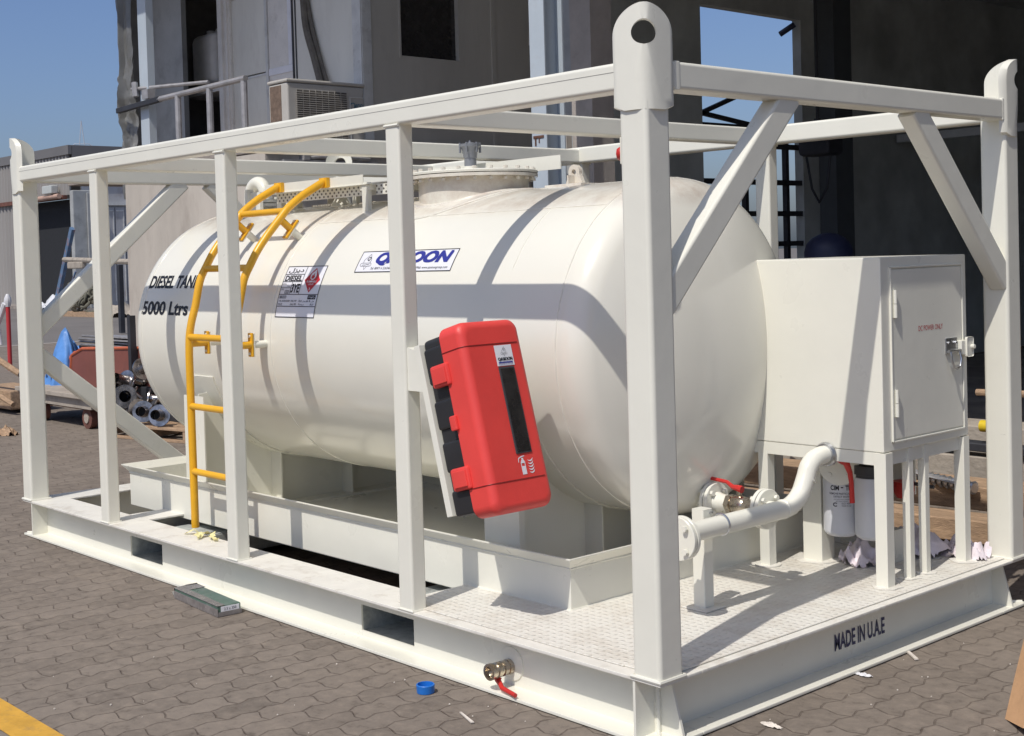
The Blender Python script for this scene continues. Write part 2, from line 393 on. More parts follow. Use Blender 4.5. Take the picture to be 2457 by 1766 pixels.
def border2d(x0, y0, x1, y1, t, ny=6):
    return rect2d(x0, y0, x1, y0 + t) + rect2d(x0, y1 - t, x1, y1) + rect2d(x0, y0 + t, x0 + t, y1 - t, ny) + rect2d(x1 - t, y0 + t, x1, y1 - t, ny)

# ------------------------------------------------------------------ dimensions (metres)
L, Wd, ZB, ZR1, ZR2, A = 4.928, 2.398, .217, 2.085, 2.175, .120
# ------------------------------------------------------------------ ground
m = MB(); n = 60
m.quad((-24.0, -60, 0), (60, -60, 0), (60, 60, 0), (-24.0, 60, 0))
g = m.build('paved_ground', paverm); tag(g, kind='structure')
m = MB(); m.quad((-1500, -1500, -.03), (1500, -1500, -.03), (1500, 1500, -.03), (-1500, 1500, -.03))
tag(m.build('ground', asph), kind='structure')
m = MB(); m.box(-24.3, -24.0, -40, 40, -.03, .012, .01); tag(m.build('kerb', slabm), kind='structure')
m = MB(); m.box(-60, -24.3, -60, 60, -.035, -.022); tag(m.build('road', asph), kind='structure')
m = MB(); m.quad((-9, -1.42, .004), (-1.0, -1.42, .004), (-1.0, -1.288, .004), (-9, -1.288, .004))
tag(m.build('yellow_line', linem), kind='structure')

# ================================================================== THE SKID
skid = thing('tank_skid', (0, 0, 0), 'white steel skid frame carrying a horizontal white diesel tank, pump cabinet and yellow ladder', 'tank skid')
def part(mb, name, mt, parent=skid, label=None, **k):
    o = mb.build(name, mt, parent, **k)
    if label: o['label'] = label
    return o

# ---- base beams (H sections): web .1 inside, flanges .2 wide
FL = .205; TF = .012; WB = .1
def hole_web(y, sgn):
    """long web with fork pockets cut out, at plane y"""
    m = MB(); xs = [-L + WB, -3.755, -3.408, -1.703, -1.356, -WB]
    t = .008
    for i in range(5):
        if i % 2 == 0: m.box(xs[i], xs[i + 1], y - t / 2, y + t / 2, TF, ZB - TF)
        else:
            m.box(xs[i], xs[i + 1], y - t / 2, y + t / 2, TF, .040); m.box(xs[i], xs[i + 1], y - t / 2, y + t / 2, .148, ZB - TF)
    return m
for side, y in ((0, WB), (1, Wd - WB)):
    b = hole_web(y, side)
    y0, y1 = (0, FL) if side == 0 else (Wd - FL, Wd)
    b.box(-L, 0, y0, y1, 0.004, TF + .004, .003)
    o = part(b, 'side_beam', white)
    b = MB(); b.box(-L, 0, y0, y1, ZB - TF, ZB, .003); b.build('top_flange', whitetop, o)
for e, x in ((0, -WB), (1, -L + WB)):
    x0, x1 = (-FL, 0) if e == 0 else (-L, -L + FL)
    b = MB(); b.box(x - .004, x + .004, WB, Wd - WB, TF, ZB - TF); b.box(x0, x1, FL + .001, Wd - FL - .001, .004, TF + .004, .003)
    o = part(b, 'end_beam', white)
    b = MB(); b.box(x0, x1, FL + .001, Wd - FL - .001, ZB - TF, ZB, .003); b.build('top_flange', whitetop, o)
    if e == 0: nearbeam = o
# corner stiffeners
for (cx_, sx_) in ((0, -1), (-L, 1)):
    for (cy_, sy_) in ((0, 1), (Wd, -1)):
        b = MB()
        xx = cx_ + sx_ * A; yy = cy_ + sy_ * A
        b.prism([(xx, cy_ + sy_ * .004, TF + .004), (xx, cy_ + sy_ * WB, TF + .004), (xx, cy_ + sy_ * WB, ZB - TF), (xx, cy_ + sy_ * .004, ZB - TF)], (-.010 * sx_, 0, 0))
        b.prism([(cx_ + sx_ * .004, yy, TF + .004), (cx_ + sx_ * WB, yy, TF + .004), (cx_ + sx_ * WB, yy, ZB - TF), (cx_ + sx_ * .055, yy, ZB - TF)], (0, -.010 * sy_, 0))
        b.tube([(cx_ + sx_ * .015, cy_ + sy_ * .015, TF + .006), (cx_ + sx_ * WB, cy_ + sy_ * WB, TF + .006)], .007, 8)
        b.tube([(cx_ + sx_ * WB, cy_ + sy_ * WB, TF), (cx_ + sx_ * WB, cy_ + sy_ * WB, ZB - TF)], .007, 8)
        part(b, 'corner_stiffener', white)
# fork pockets
for x0, x1 in ((-3.755, -3.408), (-1.703, -1.356)):
    b = MB()
    b.box(x0, x1, WB + .004, Wd - WB - .004, .148, .154); b.box(x0, x1, WB + .004, Wd - WB - .004, .030, .036)
    b.box(x0 - .006, x0, WB + .004, Wd - WB - .004, .036, .148); b.box(x1, x1 + .006, WB + .004, Wd - WB - .004, .036, .148)
    part(b, 'fork_pocket', pocketm)
# cross members / deck
b = MB(); b.box(-3.98, -3.76, FL + .001, Wd - FL - .001, ZB - TF, ZB - .002, .002); b.box(-3.875, -3.867, FL, Wd - FL, TF, ZB - TF)
part(b, 'cross_member', whitetop)
b = MB(); b.box(-1.402, -FL - .001, .18, Wd - .18, ZB + .001, ZB + .006, .002); b.box(-FL - .001, -.035, .06, Wd - .06, ZB + .001, ZB + .006, .002)
b.box(-1.40, -FL - .001, .055, .18, ZB + .001, ZB + .006, .002)
part(b, 'deck_plate', chequerm)
b = MB(); b.box(-1.398, -1.39, FL, Wd - FL, TF, ZB - .001); part(b, 'cross_member', white)
# drain valve and boss on the near web
b = MB(); b.lathe([(0, .062), (.004, .062), (.006, .058)], (-.79, WB - .004, .095), (0, -1, 0), 32)
bo = part(b, 'drain_boss', white)
b = MB()
b.lathe([(0, .028), (.02, .028), (.02, .024), (.03, .027), (.045, .028), (.046, .024), (.056, .024), (.057, .028), (.075, .028), (.076, .025), (.090, .030), (.106, .030), (.107, .020), (.09, .018)], (-.795, WB - .006, .085), (0, -1, 0), 20)
dv = part(b, 'drain_valve', brass)
b = MB(); b.tube([(-.795, .035, .058), (-.795, .030, .048), (-.77, .02, .040), (-.75, .01, .033), (-.665, -.005, .030)], [.012, .012, .009, .009, .008], 8)
b.build('valve_handle', redh, dv)

# ---- posts
corners = [(0, 0, -1, 1), (-L, 0, 1, 1), (0, Wd, -1, -1), (-L, Wd, 1, -1)]
def fcorner(x, y, sx_, sy_): return (x + sx_ * A / 2, y + sy_ * A / 2)
for x, y, sx_, sy_ in corners:
    px, py = fcorner(x, y, sx_, sy_)
    b = MB(); b.rhs((px, py, ZB), (px, py, ZR2 - .004), A - .004, A - .004, .016, up=(0, 1, 0))
    o = part(b, 'corner_post', white)
    b = MB(); q = A / 2
    b.tube([(px - q, py - q, ZB + .003), (px + q, py - q, ZB + .003), (px + q, py + q, ZB + .003), (px - q, py + q, ZB + .003)], .007, 6, closed=True)
    b.build('weld_bead', white, o)
for x0, x1 in ((-1.327, -1.238), (-2.606, -2.516), (-3.900, -3.810)):
    for y in (.045, Wd - .045):
        y = .0375 if y < 1 else Wd - .0375; b = MB(); b.rhs(((x0 + x1) / 2, y, ZB), ((x0 + x1) / 2, y, ZR1 + .002), .086, .072, .011, up=(0, 1, 0))
        o = part(b, 'post', white)
        b = MB(); q = .045; q2 = .037; px = (x0 + x1) / 2
        b.tube([(px - q, y - q2, ZB + .002), (px + q, y - q2, ZB + .002), (px + q, y + q2, ZB + .002), (px - q, y + q2, ZB + .002)], .005, 6, closed=True)
        o2 = b.build('weld_bead', white, o); b = MB(); b.tube([(px - q + .002, y - q2 if y < 1 else y + q2, ZR1 - .002), (px + q - .002, y - q2 if y < 1 else y + q2, ZR1 - .002)], .006, 6)
        b.build('weld_bead', white, o)
# ---- top rails
zc = (ZR1 + ZR2) / 2; RH = ZR2 - ZR1
for y in (.045, Wd - .045):
    b = MB(); b.rhs((-L + A - .02, y, zc), (-A + .02, y, zc), .09, RH, .013, n=6); o = part(b, 'long_rail', white)
    b = MB(); yy = y + (-.0455 if y < 1 else .0455)
    b.tube([(-L + A, yy, ZR2 - .030), (-A, yy, ZR2 - .030)], .0009, 4); b.build('seam', mat('seam_shade', (.42, .41, .37), .5), o)
for x in (-.045, -L + .045):
    b = MB(); b.rhs((x, A - .02, zc), (x, Wd - A + .02, zc), .09, RH, .013); part(b, 'end_rail', white)
    for yy in (A + .025, Wd - A - .025):
        pass
for xm in (-1.283, -2.561, -3.855):
    b = MB(); b.rhs((xm, .085, ZR2 - .050), (xm, Wd - .085, ZR2 - .050), .088, .078, .010); part(b, 'roof_beam', white)
# ---- braces
def brace(x, p, q, w=.09, t=.075):
    b = MB(); p = Vector((x, p[0], p[1])); q = Vector((x, q[0], q[1])); b.rhs(p, q, t, w, .012, up=(0, -(q - p).z, (q - p).y)); return part(b, 'brace', white)
brace(-.047, (.09, 1.405), (.79, 2.105), .098)
brace(-.047, (Wd - .09, 1.405), (Wd - .79, 2.105), .098)
XF = -L + .047
brace(XF, (.09, 1.205), (1.10, 2.10), .10); brace(XF, (Wd - .09, 1.205), (Wd - 1.10, 2.10), .10)
brace(XF, (.09, 1.075), (1.14, .21), .10); brace(XF, (Wd - .09, 1.075), (Wd - 1.14, .21), .10)
# ---- lifting padeyes: a plate folded round the corner with a hole bored on the diagonal
def padeye(x, y, sx_, sy_):
    b = MB(); zb0, zt0, hz = 2.018, 2.348, 2.257; hw = .093; rr = .039; t = .022
    N = 48
    def outer(k):
        a = 2 * PI * k / N; ux, uz = math.cos(a), math.sin(a)
        # ray from hole centre to rounded-top outline
        best = 1e9
        if abs(ux) > 1e-6: best = min(best, hw / abs(ux))
        if uz < -1e-6: best = min(best, (hz - zb0) / -uz)
        if uz > 0: best = .0925
        if uz > 0: best = (zt0 - hz) * 1.0 if abs(ux) < 1e-3 else 1 / math.sqrt((ux / hw) ** 2 + (uz / (zt0 - hz)) ** 2)
        return ux * best, hz + uz * best
    def inner(k):
        a = 2 * PI * k / N; return rr * math.cos(a), hz + rr * math.sin(a)
    def pos(u, z, off):
        # u across the diagonal; folded with a soft bend
        s = abs(u) * math.sqrt(2)
        rb = .014
        # distance inwards from the outer corner along each leg
        soft = math.sqrt(s * s + rb * rb) - 0
        a_ = soft if u > 0 else (soft - s)
        b_ = soft if u < 0 else (soft - s)
        # a_: along y leg, b_: along x leg
        return Vector((x + sx_ * (b_ - .008 + off) , y + sy_ * (a_ - .008 + off), z))
    rows = []
    K = 7
    for off in (0, t):
        rings = []
        for j in range(K + 1):
            f = j / K; R_ = []
            for k in range(N):
                i_, o_ = inner(k), outer(k)
                u = i_[0] + (o_[0] - i_[0]) * f; z = i_[1] + (o_[1] - i_[1]) * f
                R_.append(b.b.verts.new(pos(u, z, off)))
            rings.append(R_)
        for j in range(K): b.bridge(rings[j], rings[j + 1])
        rows.append(rings)
    b.bridge(rows[0][0], rows[1][0]); b.bridge(rows[0][-1], rows[1][-1])
    return part(b, 'lifting_eye', white, smooth=50)
for c in corners: padeye(*c)
for c in ((0, A, -.045), ):
    pass
# weld collars where rails meet posts
for (x, y) in ((-.001, A + .035), (-.001, Wd - A - .012)):
    b = MB(); b.box(-.088, .0015, y - .012, y + .012, ZR1 - .0015, ZR2 + .001, .004)
    part(b, 'rail_collar', white)

# ---- drip pan
b = MB(); PX0, PX1, PY0, PY1, PZ = -4.38, -.80, .42, Wd - .42, .424
tt = .006
b.box(PX0, PX1, PY0, PY0 + tt, ZB - .025, PZ - .042); b.box(PX0, PX1, PY1 - tt, PY1, ZB - .025, PZ - .042)
b.box(PX0, PX0 + tt, PY0 + tt, PY1 - tt, ZB - .025, PZ - .042); b.box(PX1 - tt, PX1, PY0 + tt, PY1 - tt, ZB - .025, PZ - .042)
b.box(PX0 + tt, PX1 - tt, PY0 + tt, PY1 - tt, ZB - .03, ZB - .02)
pan = part(b, 'drip_pan', white)
b = MB(); hh = .042; ow = .036; th_ = .004
def loop(o_, z): return b.ring([(PX0 - o_, PY0 - o_, z), (PX1 + o_, PY0 - o_, z), (PX1 + o_, PY1 + o_, z), (PX0 - o_, PY1 + o_, z)])
Ls = [loop(.0008, PZ - hh), loop(ow, PZ - .001), loop(ow, PZ + .003), loop(ow - .010, PZ + .003), loop(-tt, PZ - hh + .006), loop(-tt, PZ - hh)]
for i in range(5): b.bridge(Ls[i], Ls[i + 1])
b.bridge(Ls[5], Ls[0])
b.build('rim', white, pan)
b = MB()
def bead(mb, p, q, r=.004, n=40, j=.0015):
    p, q = Vector(p), Vector(q); mb.tube([p + (q - p) * (i / n) + Vector((0, 0, random.uniform(-j, j))) for i in range(n + 1)], [r * random.uniform(.7, 1.3) for i in range(n + 1)], 6)
bead(b, (PX0, PY0 - .002, PZ - hh - .001), (PX1, PY0 - .002, PZ - hh - .001), n=90); bead(b, (PX1 + .002, PY0, PZ - hh - .001), (PX1 + .002, PY1, PZ - hh - .001))
bead(b, (PX1 + .002, PY0, ZB + .006), (PX1 + .002, PY1, ZB + .006)); bead(b, (-1.39, PY0 - .002, ZB + .006), (PX1, PY0 - .002, ZB + .006))
b.build('weld_bead', white, pan)

# ---- saddles
TY, TZ, TR = 1.199, 1.175, .708
for xc in (-1.235, -3.70):
    b = MB()
    def zt(y):
        d = abs(y - TY)
        return TZ - math.sqrt(TR * TR - d * d) if d < .66 else .87
    ys = [.50 + i * (1.398 / 24) for i in range(25)]
    for f in (xc - .004,):
        poly = [(f, ys[0], ZB - .015)] + [(f, y, zt(y) - .002) for y in ys] + [(f, ys[-1], ZB - .015)]
        b.prism(poly, (.008, 0, 0))
    for y in (.47, .95, 1.44, 1.92):
        b.box(xc - .105, xc + .105, y, y + .008 if y > .5 or xc < -2 else y + .03, ZB - .015, min(zt(y) + .004, .86) if (.6 < y < 1.8 or xc < -2) else 1.005)
    b.box(xc - .12, xc + .12, .46, 1.94, ZB - .020, ZB - .008)
    sd = part(b, 'saddle', white)
    b = MB(); rs = []
    for k in range(25):
        a = math.radians(-73 + 146 * k / 24)
        rs.append([b.b.verts.new((xc + s_ * .13, TY + (TR + o_) * math.sin(a), TZ - (TR + o_) * math.cos(a))) for s_, o_ in ((-1, .001), (1, .001), (1, .008), (-1, .008))])
    for k in range(24): b.bridge(rs[k], rs[k + 1])
    b.b.faces.new(rs[0]); b.b.faces.new(rs[-1][::-1]); b.build('wear_plate', white, sd)

# ---- the tank
def head(x0, sgn, n=14):
    """torispherical head profile from tangent line: list of (x, r) towards the apex"""
    Rc, rk = 2 * TR, .2 * TR; pts = []
    a1 = math.asin((TR - rk) / (Rc - rk))
    dep = Rc - (Rc - rk) * math.cos(a1)
    for k in range(n + 1):
        t = k / n * (PI / 2 - a1); pts.append((x0 + sgn * rk * math.sin(t), TR - rk + rk * math.cos(t)))
    for k in range(1, n + 1):
        a = a1 * (1 - k / n); pts.append((x0 + sgn * (dep - Rc + Rc * math.cos(a)), Rc * math.sin(a)))
    return pts
X0, X1 = -.905, -4.33
prof = [(x, r) for x, r in head(X1, -1)][::-1] + [(x, TR) for x in (-4.2, -3.6, -3.0, -2.4, -1.8, -1.3, -.95)] + head(X0, 1)
prof[0] = (prof[0][0], 0); prof[-1] = (prof[-1][0], 0)
b = MB()
seg = 128; rings = []
for x, r in prof:
    if r == 0: rings.append([b.b.verts.new((x, TY, TZ))])
    else: rings.append(b.ring([(x, TY + r * math.cos(2 * PI * k / seg), TZ + r * math.sin(2 * PI * k / seg)) for k in range(seg)]))
for P, Q in zip(rings, rings[1:]):
    if len(P) == 1:
        for i in range(seg): b.b.faces.new((P[0], Q[i], Q[(i + 1) % seg]))
    elif len(Q) == 1:
        for i in range(seg): b.b.faces.new((Q[0], P[i], P[(i + 1) % seg]))
    else: b.bridge(P, Q)
tank = part(b, 'storage_tank', tankm, smooth=60)
def tw(x, ang, off=0.0):
    """point on the shell: ang in degrees above the equator on the near side"""
    a = math.radians(ang); r = TR + off; return Vector((x, TY - r * math.cos(a), TZ + r * math.sin(a)))
b = MB()
def arcbead(x, a0, a1, n=60, r=.0045, j=.001):
    b.tube([tw(x + random.uniform(-j, j), a0 + (a1 - a0) * i / n, .0) for i in range(n + 1)], [r * random.uniform(.6, 1.3) for _ in range(n + 1)], 6)
arcbead(-.922, -95, 180 + 30, 160); arcbead(-2.945, -95, 200, 160, .0035)
arcbead(-1.243, 57, 29, 24, .0028); arcbead(-4.31, -95, 200, 160, .003)
b.tube([tw(-2.945 + (2.945 - .922) * i / 60, 57 + random.uniform(-.1, .1), 0) for i in range(61)], [.0035 * random.uniform(.7, 1.2) for _ in range(61)], 6)
MX, MR, MF = -2.17, .272, .316
for rr_ in (MR + .03, MR + .13):
    pts = []
    for k in range(96):
        a = 2 * PI * k / 96; yy = rr_ * math.sin(a); pts.append((MX + rr_ * math.cos(a), TY + yy, TZ + math.sqrt(TR * TR - yy * yy) + .001))
    b.tube(pts, .006 if rr_ > MR + .1 else .009, 6, closed=True)
b.build('weld_bead', tankm, tank)
# reinforcing pad
b = MB(); rgs = []
for rr_, off in ((MR - .01, .003), (MR + .05, .004), (MR + .122, .004), (MR + .127, .0)):
    rgs.append(b.ring([(MX + rr_ * math.cos(2 * PI * k / 96), TY + rr_ * math.sin(2 * PI * k / 96), TZ + off + math.sqrt(TR * TR - (rr_ * math.sin(2 * PI * k / 96)) ** 2)) for k in range(96)]))
for P, Q in zip(rgs, rgs[1:]): b.bridge(P, Q)
b.build('reinforcing_pad', tankm, tank)
# manhole
b = MB(); b.lathe([(1.70, MR), (1.955, MR)], (MX, TY, 0), (0, 0, 1), 96, False, False)
b.lathe([(1.955, MR - .02), (1.955, MF), (1.970, MF), (1.970, MR - .02)], (MX, TY, 0), (0, 0, 1), 96, False, False)
mh = part(b, 'manhole', tankm)
b = MB(); b.lathe([(1.974, 0), (1.974, MF), (1.984, MF + .001), (1.988, MF - .003), (1.988, 0)], (MX, TY, 0), (0, 0, 1), 96, False, False)
b.build('lid', white, mh)
def bolt(parent_, p, q, r, name='bolt', mt_=None):
    p, q = Vector(p), Vector(q); d = (q - p).normalized(); b = MB()
    b.tube([p, p + d * .012, p + d * .0125, q - d * .0125, q - d * .012, q], [r, r, r * .5, r * .5, r, r], 6); return b.build(name, mt_ or white, parent_, wn=False)
for k in range(24):
    a = 2 * PI * (k + .3) / 24; c = Vector((MX + (MF - .022) * math.cos(a), TY + (MF - .022) * math.sin(a), 0))
    bolt(mh, c + Vector((0, 0, 1.938)), c + Vector((0, 0, 2.002)), .0115, mt_=tankm)
# pressure vent
b = MB(); b.lathe([(0, .036), (.03, .036), (.031, .031)], (-2.19, TY, 1.988), (0, 0, 1), 20); vn = part(b, 'pressure_vent', white)
b = MB(); b.lathe([(.03, .030), (.07, .030), (.072, .033), (.10, .036), (.12, .045), (.128, .052), (.140, .053), (.144, .03), (.150, .006), (.158, .005)], (-2.19, TY, 1.988), (0, 0, 1), 24)
for k in range(6):
    a = k * PI / 3; b.box(-.004, .004, -.004, .004, 0, .05, mtx=Matrix.Translation((-2.19 + .05 * math.cos(a), TY + .05 * math.sin(a), 2.085)))
b.build('vent_cap', vgrey, vn)
# lifting lugs on the shell
def lug(x):
    b = MB(); zt_ = TZ + TR; pts = []
    for k in range(13):
        a = math.radians(-15 + 210 * k / 12); pts.append((x + .034 * math.cos(a), zt_ + .060 + .034 * math.sin(a)))
    base = [(x - .058, zt_ - .005), (x + .058, zt_ - .005)]
    outl = base[1:] + pts + base[:1]
    N = 40; cx_, cz_ = x, zt_ + .06
    def ray(a):
        dx, dz = math.cos(a), math.sin(a); best = None
        for (x1, z1), (x2, z2) in zip(outl, outl[1:] + outl[:1]):
            ex, ez = x2 - x1, z2 - z1; den = dx * ez - dz * ex
            if abs(den) < 1e-9: continue
            t = ((x1 - cx_) * ez - (z1 - cz_) * ex) / den; u = ((x1 - cx_) * dz - (z1 - cz_) * dx) / den
            if t > 0 and -1e-6 <= u <= 1 + 1e-6: best = t if best is None else min(best, t)
        return best or .03
    rs = []
    for y in (TY - .010, TY + .010):
        rs.append(b.ring([(cx_ + .013 * math.cos(2 * PI * k / N), y, cz_ + .013 * math.sin(2 * PI * k / N)) for k in range(N)]))
        rs.append(b.ring([(cx_ + ray(2 * PI * k / N) * math.cos(2 * PI * k / N), y, cz_ + ray(2 * PI * k / N) * math.sin(2 * PI * k / N)) for k in range(N)]))
    b.bridge(rs[0], rs[1]); b.bridge(rs[2], rs[3]); b.bridge(rs[0], rs[2]); b.bridge(rs[1], rs[3])
    b.box(x - .13, x + .10, TY - .07, TY + .07, zt_ - .012, zt_ + .006, .004)
    b.box(x - .004, x + .004, TY - .05, TY + .05, zt_, zt_ + .045)
    return part(b, 'lifting_lug', tankm)
lug(-1.475); lug(-3.34)
# gooseneck vent pipe and breather near the far end
b = MB()
pts = [(-4.14, 1.15, 1.78), (-4.14, 1.15, 1.96)] + [(-4.055 - .085 * math.cos(t), 1.15, 1.965 + .085 * math.sin(t)) for t in [PI * k / 14 for k in range(1, 14)]] + [(-3.97, 1.15, 1.96), (-3.97, 1.15, 1.945)]
b.tube(pts, .038, 16)
gv = part(b, 'vent_pipe', white)
b = MB(); b.lathe([(0, .07), (.018, .07), (.018, .072)], (-3.97, 1.15, 1.928), (0, 0, 1), 24); b.lathe([(0, .07), (.018, .07)], (-3.97, 1.15, 1.904), (0, 0, 1), 24)
b.lathe([(0, .045), (.13, .045)], (-3.97, 1.15, 1.80), (0, 0, 1), 20)
for k in range(6):
    a = k * PI / 3; b.hexa((-3.97 + .057 * math.cos(a), 1.15 + .057 * math.sin(a), 1.947), (0, 0, 1), .009, .014)
b.build('flange', white, gv)
b = MB(); b.lathe([(0, .05), (.10, .045), (.16, .03), (.165, .0)], (-3.60, 1.1, 1.86), (0, 0, 1), 20); part(b, 'dip_cap', white)
b = MB(); b.box(-3.93, -3.90, .98, 1.02, 1.82, 2.0); b.box(-3.93, -3.80, 1.00, 1.02, 1.88, 1.98); part(b, 'bracket', white)

# ---- top platform
b = MB(); KY = .895
b.box(-3.58, -2.67, KY, KY + .004, 1.955, 2.005); b.box(-3.58, -3.576, KY + .004, 1.50, 1.955, 2.005)
pf = part(b, 'platform', white)
b = MB(); b.box(-3.0, -1.965, 1.60, 1.606, 2.0, 2.07)
b.build('kick_plate', white, pf)
def perf():
    m = bpy.data.materials.new('perforated_plate'); m.use_nodes = True; t = NT(m)
    o = t.n('OutputMaterial'); p = t.n('BsdfPrincipled'); t.l(p.outputs[0], o.inputs[0]); g = t.n('NewGeometry'); q = t.n('SeparateXYZ'); t.l(g.outputs['Position'], q.inputs[0])
    zz = t.math('MULTIPLY', q.outputs[2], 62.0); row = t.math('MODULO', t.math('FLOOR', zz), 2.0)
    u = t.math('SUBTRACT', t.math('FRACT', t.math('ADD', t.math('MULTIPLY', q.outputs[0], 26.0), t.math('MULTIPLY', row, .5))), .5); v = t.math('SUBTRACT', t.math('FRACT', zz), .5)
    d = t.math('SQRT', t.math('ADD', t.math('POWER', u, 2.0), t.math('POWER', t.math('MULTIPLY', v, .55), 2.0)))
    t.l(t.mix(t.ramp(d, [(.16, 0.0), (.22, 1.0)]), (.12, .11, .09), (.80, .78, .68)), p.inputs['Base Color']); p.inputs['Roughness'].default_value = .5; return m
b = MB(); b.box(-3.50, -2.69, .925, .929, 1.900, 1.952); b.build('skirt', perf(), pf)
b = MB(); b.box(-2.60, -2.42, .925, .929, 1.900, 1.952); b.build('skirt', bpy.data.materials['perforated_plate'], pf)
# perforated tread: real strips with holes reads as rows of slots
b = MB(); nx, ny = 40, 14; x0, x1, y0, y1 = -3.57, -2.60, KY + .006, 1.60
for j in range(ny + 1):
    y = y0 + (y1 - y0) * j / ny; b.box(x0, x1, y - .014, y + .014, 1.953, 1.956)
for i in range(nx + 1):
    x = x0 + (x1 - x0) * i / nx; b.box(x - .008, x + .008, y0, y1, 1.9505, 1.9528)
b.build('tread', white, pf)
for (x, y) in ((-2.66, .91), (-2.66, 1.55), (-3.55, .98), (-3.55, 1.5)):
    b = MB(); z0 = TZ + math.sqrt(TR * TR - (y - TY) ** 2) - .03
    b.rhs((x, y, z0), (x, y, 1.965), .045, .03, .003, up=(0, 1, 0)); b.build('support', white, pf)
b = MB(); b.box(-2.70, -2.62, KY + .004, 1.60, 1.925, 1.951)
b.build('cross_bar', white, pf)
b = MB(); b.box(-2.60, -2.30, .93, 1.0, 1.945, 1.950); b.box(-2.60, -2.55, .93, 1.5, 1.951, 1.954); b.build('support_strip', white, pf)
b = MB(); b.lathe([(0, .06), (.08, .02), (.1, .02)], (-3.15, 1.1, 1.86), (0, 0, 1), 16); b.build('cone', white, pf)

# ---- ladder
ld = part(MB().tube([(0, 0, 0), (0, 0, .001)], .0005, 4), 'ladder', yellow) if False else None
SP = [(.298, .205), (.297, .60), (.297, 1.10), (.302, 1.20), (.318, 1.28), (.343, 1.36), (.376, 1.49), (.418, 1.567), (.463, 1.638), (.527, 1.716), (.600, 1.795), (.655, 1.852), (.74, 1.912), (.80, 1.945), (.885, 1.99)]
def smooth(pts, n=4):
    out = []
    P = [Vector(p) for p in pts]
    for i in range(len(P) - 1):
        p0, p1, p2, p3 = P[max(i - 1, 0)], P[i], P[i + 1], P[min(i + 2, len(P) - 1)]
        for k in range(n):
            t = k / n; out.append(.5 * ((2 * p1) + (-p0 + p2) * t + (2 * p0 - 5 * p1 + 4 * p2 - p3) * t * t + (-p0 + 3 * p1 - 3 * p2 + p3) * t ** 3))
    return out + [P[-1]]
sp2 = smooth([(0, y, z) for y, z in SP[2:]])
b = MB()
LX = (-3.42, -2.99)
lad = None
for x in LX:
    b = MB(); b.tube([(x, SP[0][0], SP[0][1])] + [(x, p.y, p.z) for p in sp2], .0205, 14)
    b.box(x - .035, x + .035, KY - .022, KY - .001, 1.955, 2.008, .002)
    if lad is None: lad = part(b, 'ladder', yellow)
    else: b.build('stile', yellow, lad)
for y, z in ((.297, .50), (.297, .84), (.301, 1.20), (.409, 1.551), (.637, 1.835)):
    b = MB(); b.tube([(LX[0], y, z), (LX[1], y, z)], .0175, 12); b.build('rung', yellow, lad)
def cleat(x, p, q, r):
    """yellow stub with cleat plate, then white stub to the shell"""
    p, q, r = Vector((x, *p)), Vector((x, *q)), Vector((x, *r)); d = (q - p).normalized()
    s, u = frame(d, Vector((1, 0, 0)))
    b = MB(); b.tube([p, q], .019, 12)
    side = Vector((0, d.z, -d.y))
    def plate(b, c, th):
        m4 = Matrix((( 1, side.x, d.x, c.x), (0, side.y, d.y, c.y), (0, side.z, d.z, c.z), (0, 0, 0, 1)))
        b.box(-.020, .020, -.060, .060, -th / 2, th / 2, .004, mtx=m4)
    plate(b, q, .012); b.build('cleat', yellow, lad)
    b = MB(); plate(b, q + d * .010, .008); b.tube([q, r + d * .01], .019, 12)
    for sg in (-1, 1): b.hexa(q + side * .044 * sg - d * .012, d, .008, .028)
    b.build('standoff', white, lad)
for x in LX:
    cleat(x, (.60, 1.795), (.664, 1.742), (.722, 1.695)); cleat(x, (.297, 1.165), (.405, 1.165), (.495, 1.165))

# ---- fire extinguisher cabinet
phi = math.radians(15.0); FO = Vector((-1.070, .147, .934)); FD = Vector((math.cos(phi), 0, math.sin(phi))); FU = Vector((-math.sin(phi), 0, math.cos(phi)))
def fxm(x, u, w):
    """x: depth of the cabinet, u to the right (+y), w up; the whole cabinet leans outwards at its foot"""
    return FO + FD * (x + 1.128) + FU * w + Vector((0, u, 0))
_o = fxm(0, 0, 0)
FM = Matrix(((FD.x, 0, FU.x, _o.x), (0, 1, 0, _o.y), (FD.z, 0, FU.z, _o.z), (0, 0, 0, 1)))
b = MB(); b.box(-1.160, -1.128, -.147, .13, -.325, .325, .003, mtx=FM)
b.prism([(-1.241, .012, 1.235), (-1.188, .012, 1.225), (-1.150, .012, 1.07), (-1.241, .012, 1.07)], (0, .05, 0))
fx = part(b, 'extinguisher_cabinet', white, label='fire extinguisher cabinet with red front cover and black back shell, leaning out from its post')
b = MB()
b.box(-1.126, -.985, -.132, .135, -.335, .335, .02, 3, mtx=FM)
for w0, w1, e in ((-.332, -.235, .006), (-.17, -.055, .006), (-.01, .10, .006), (.16, .30, .006)):
    b.box(-1.118, -.99, -.1425, .142, w0, w1, .012, mtx=FM)
b.build('back_shell', blackplastic, fx)
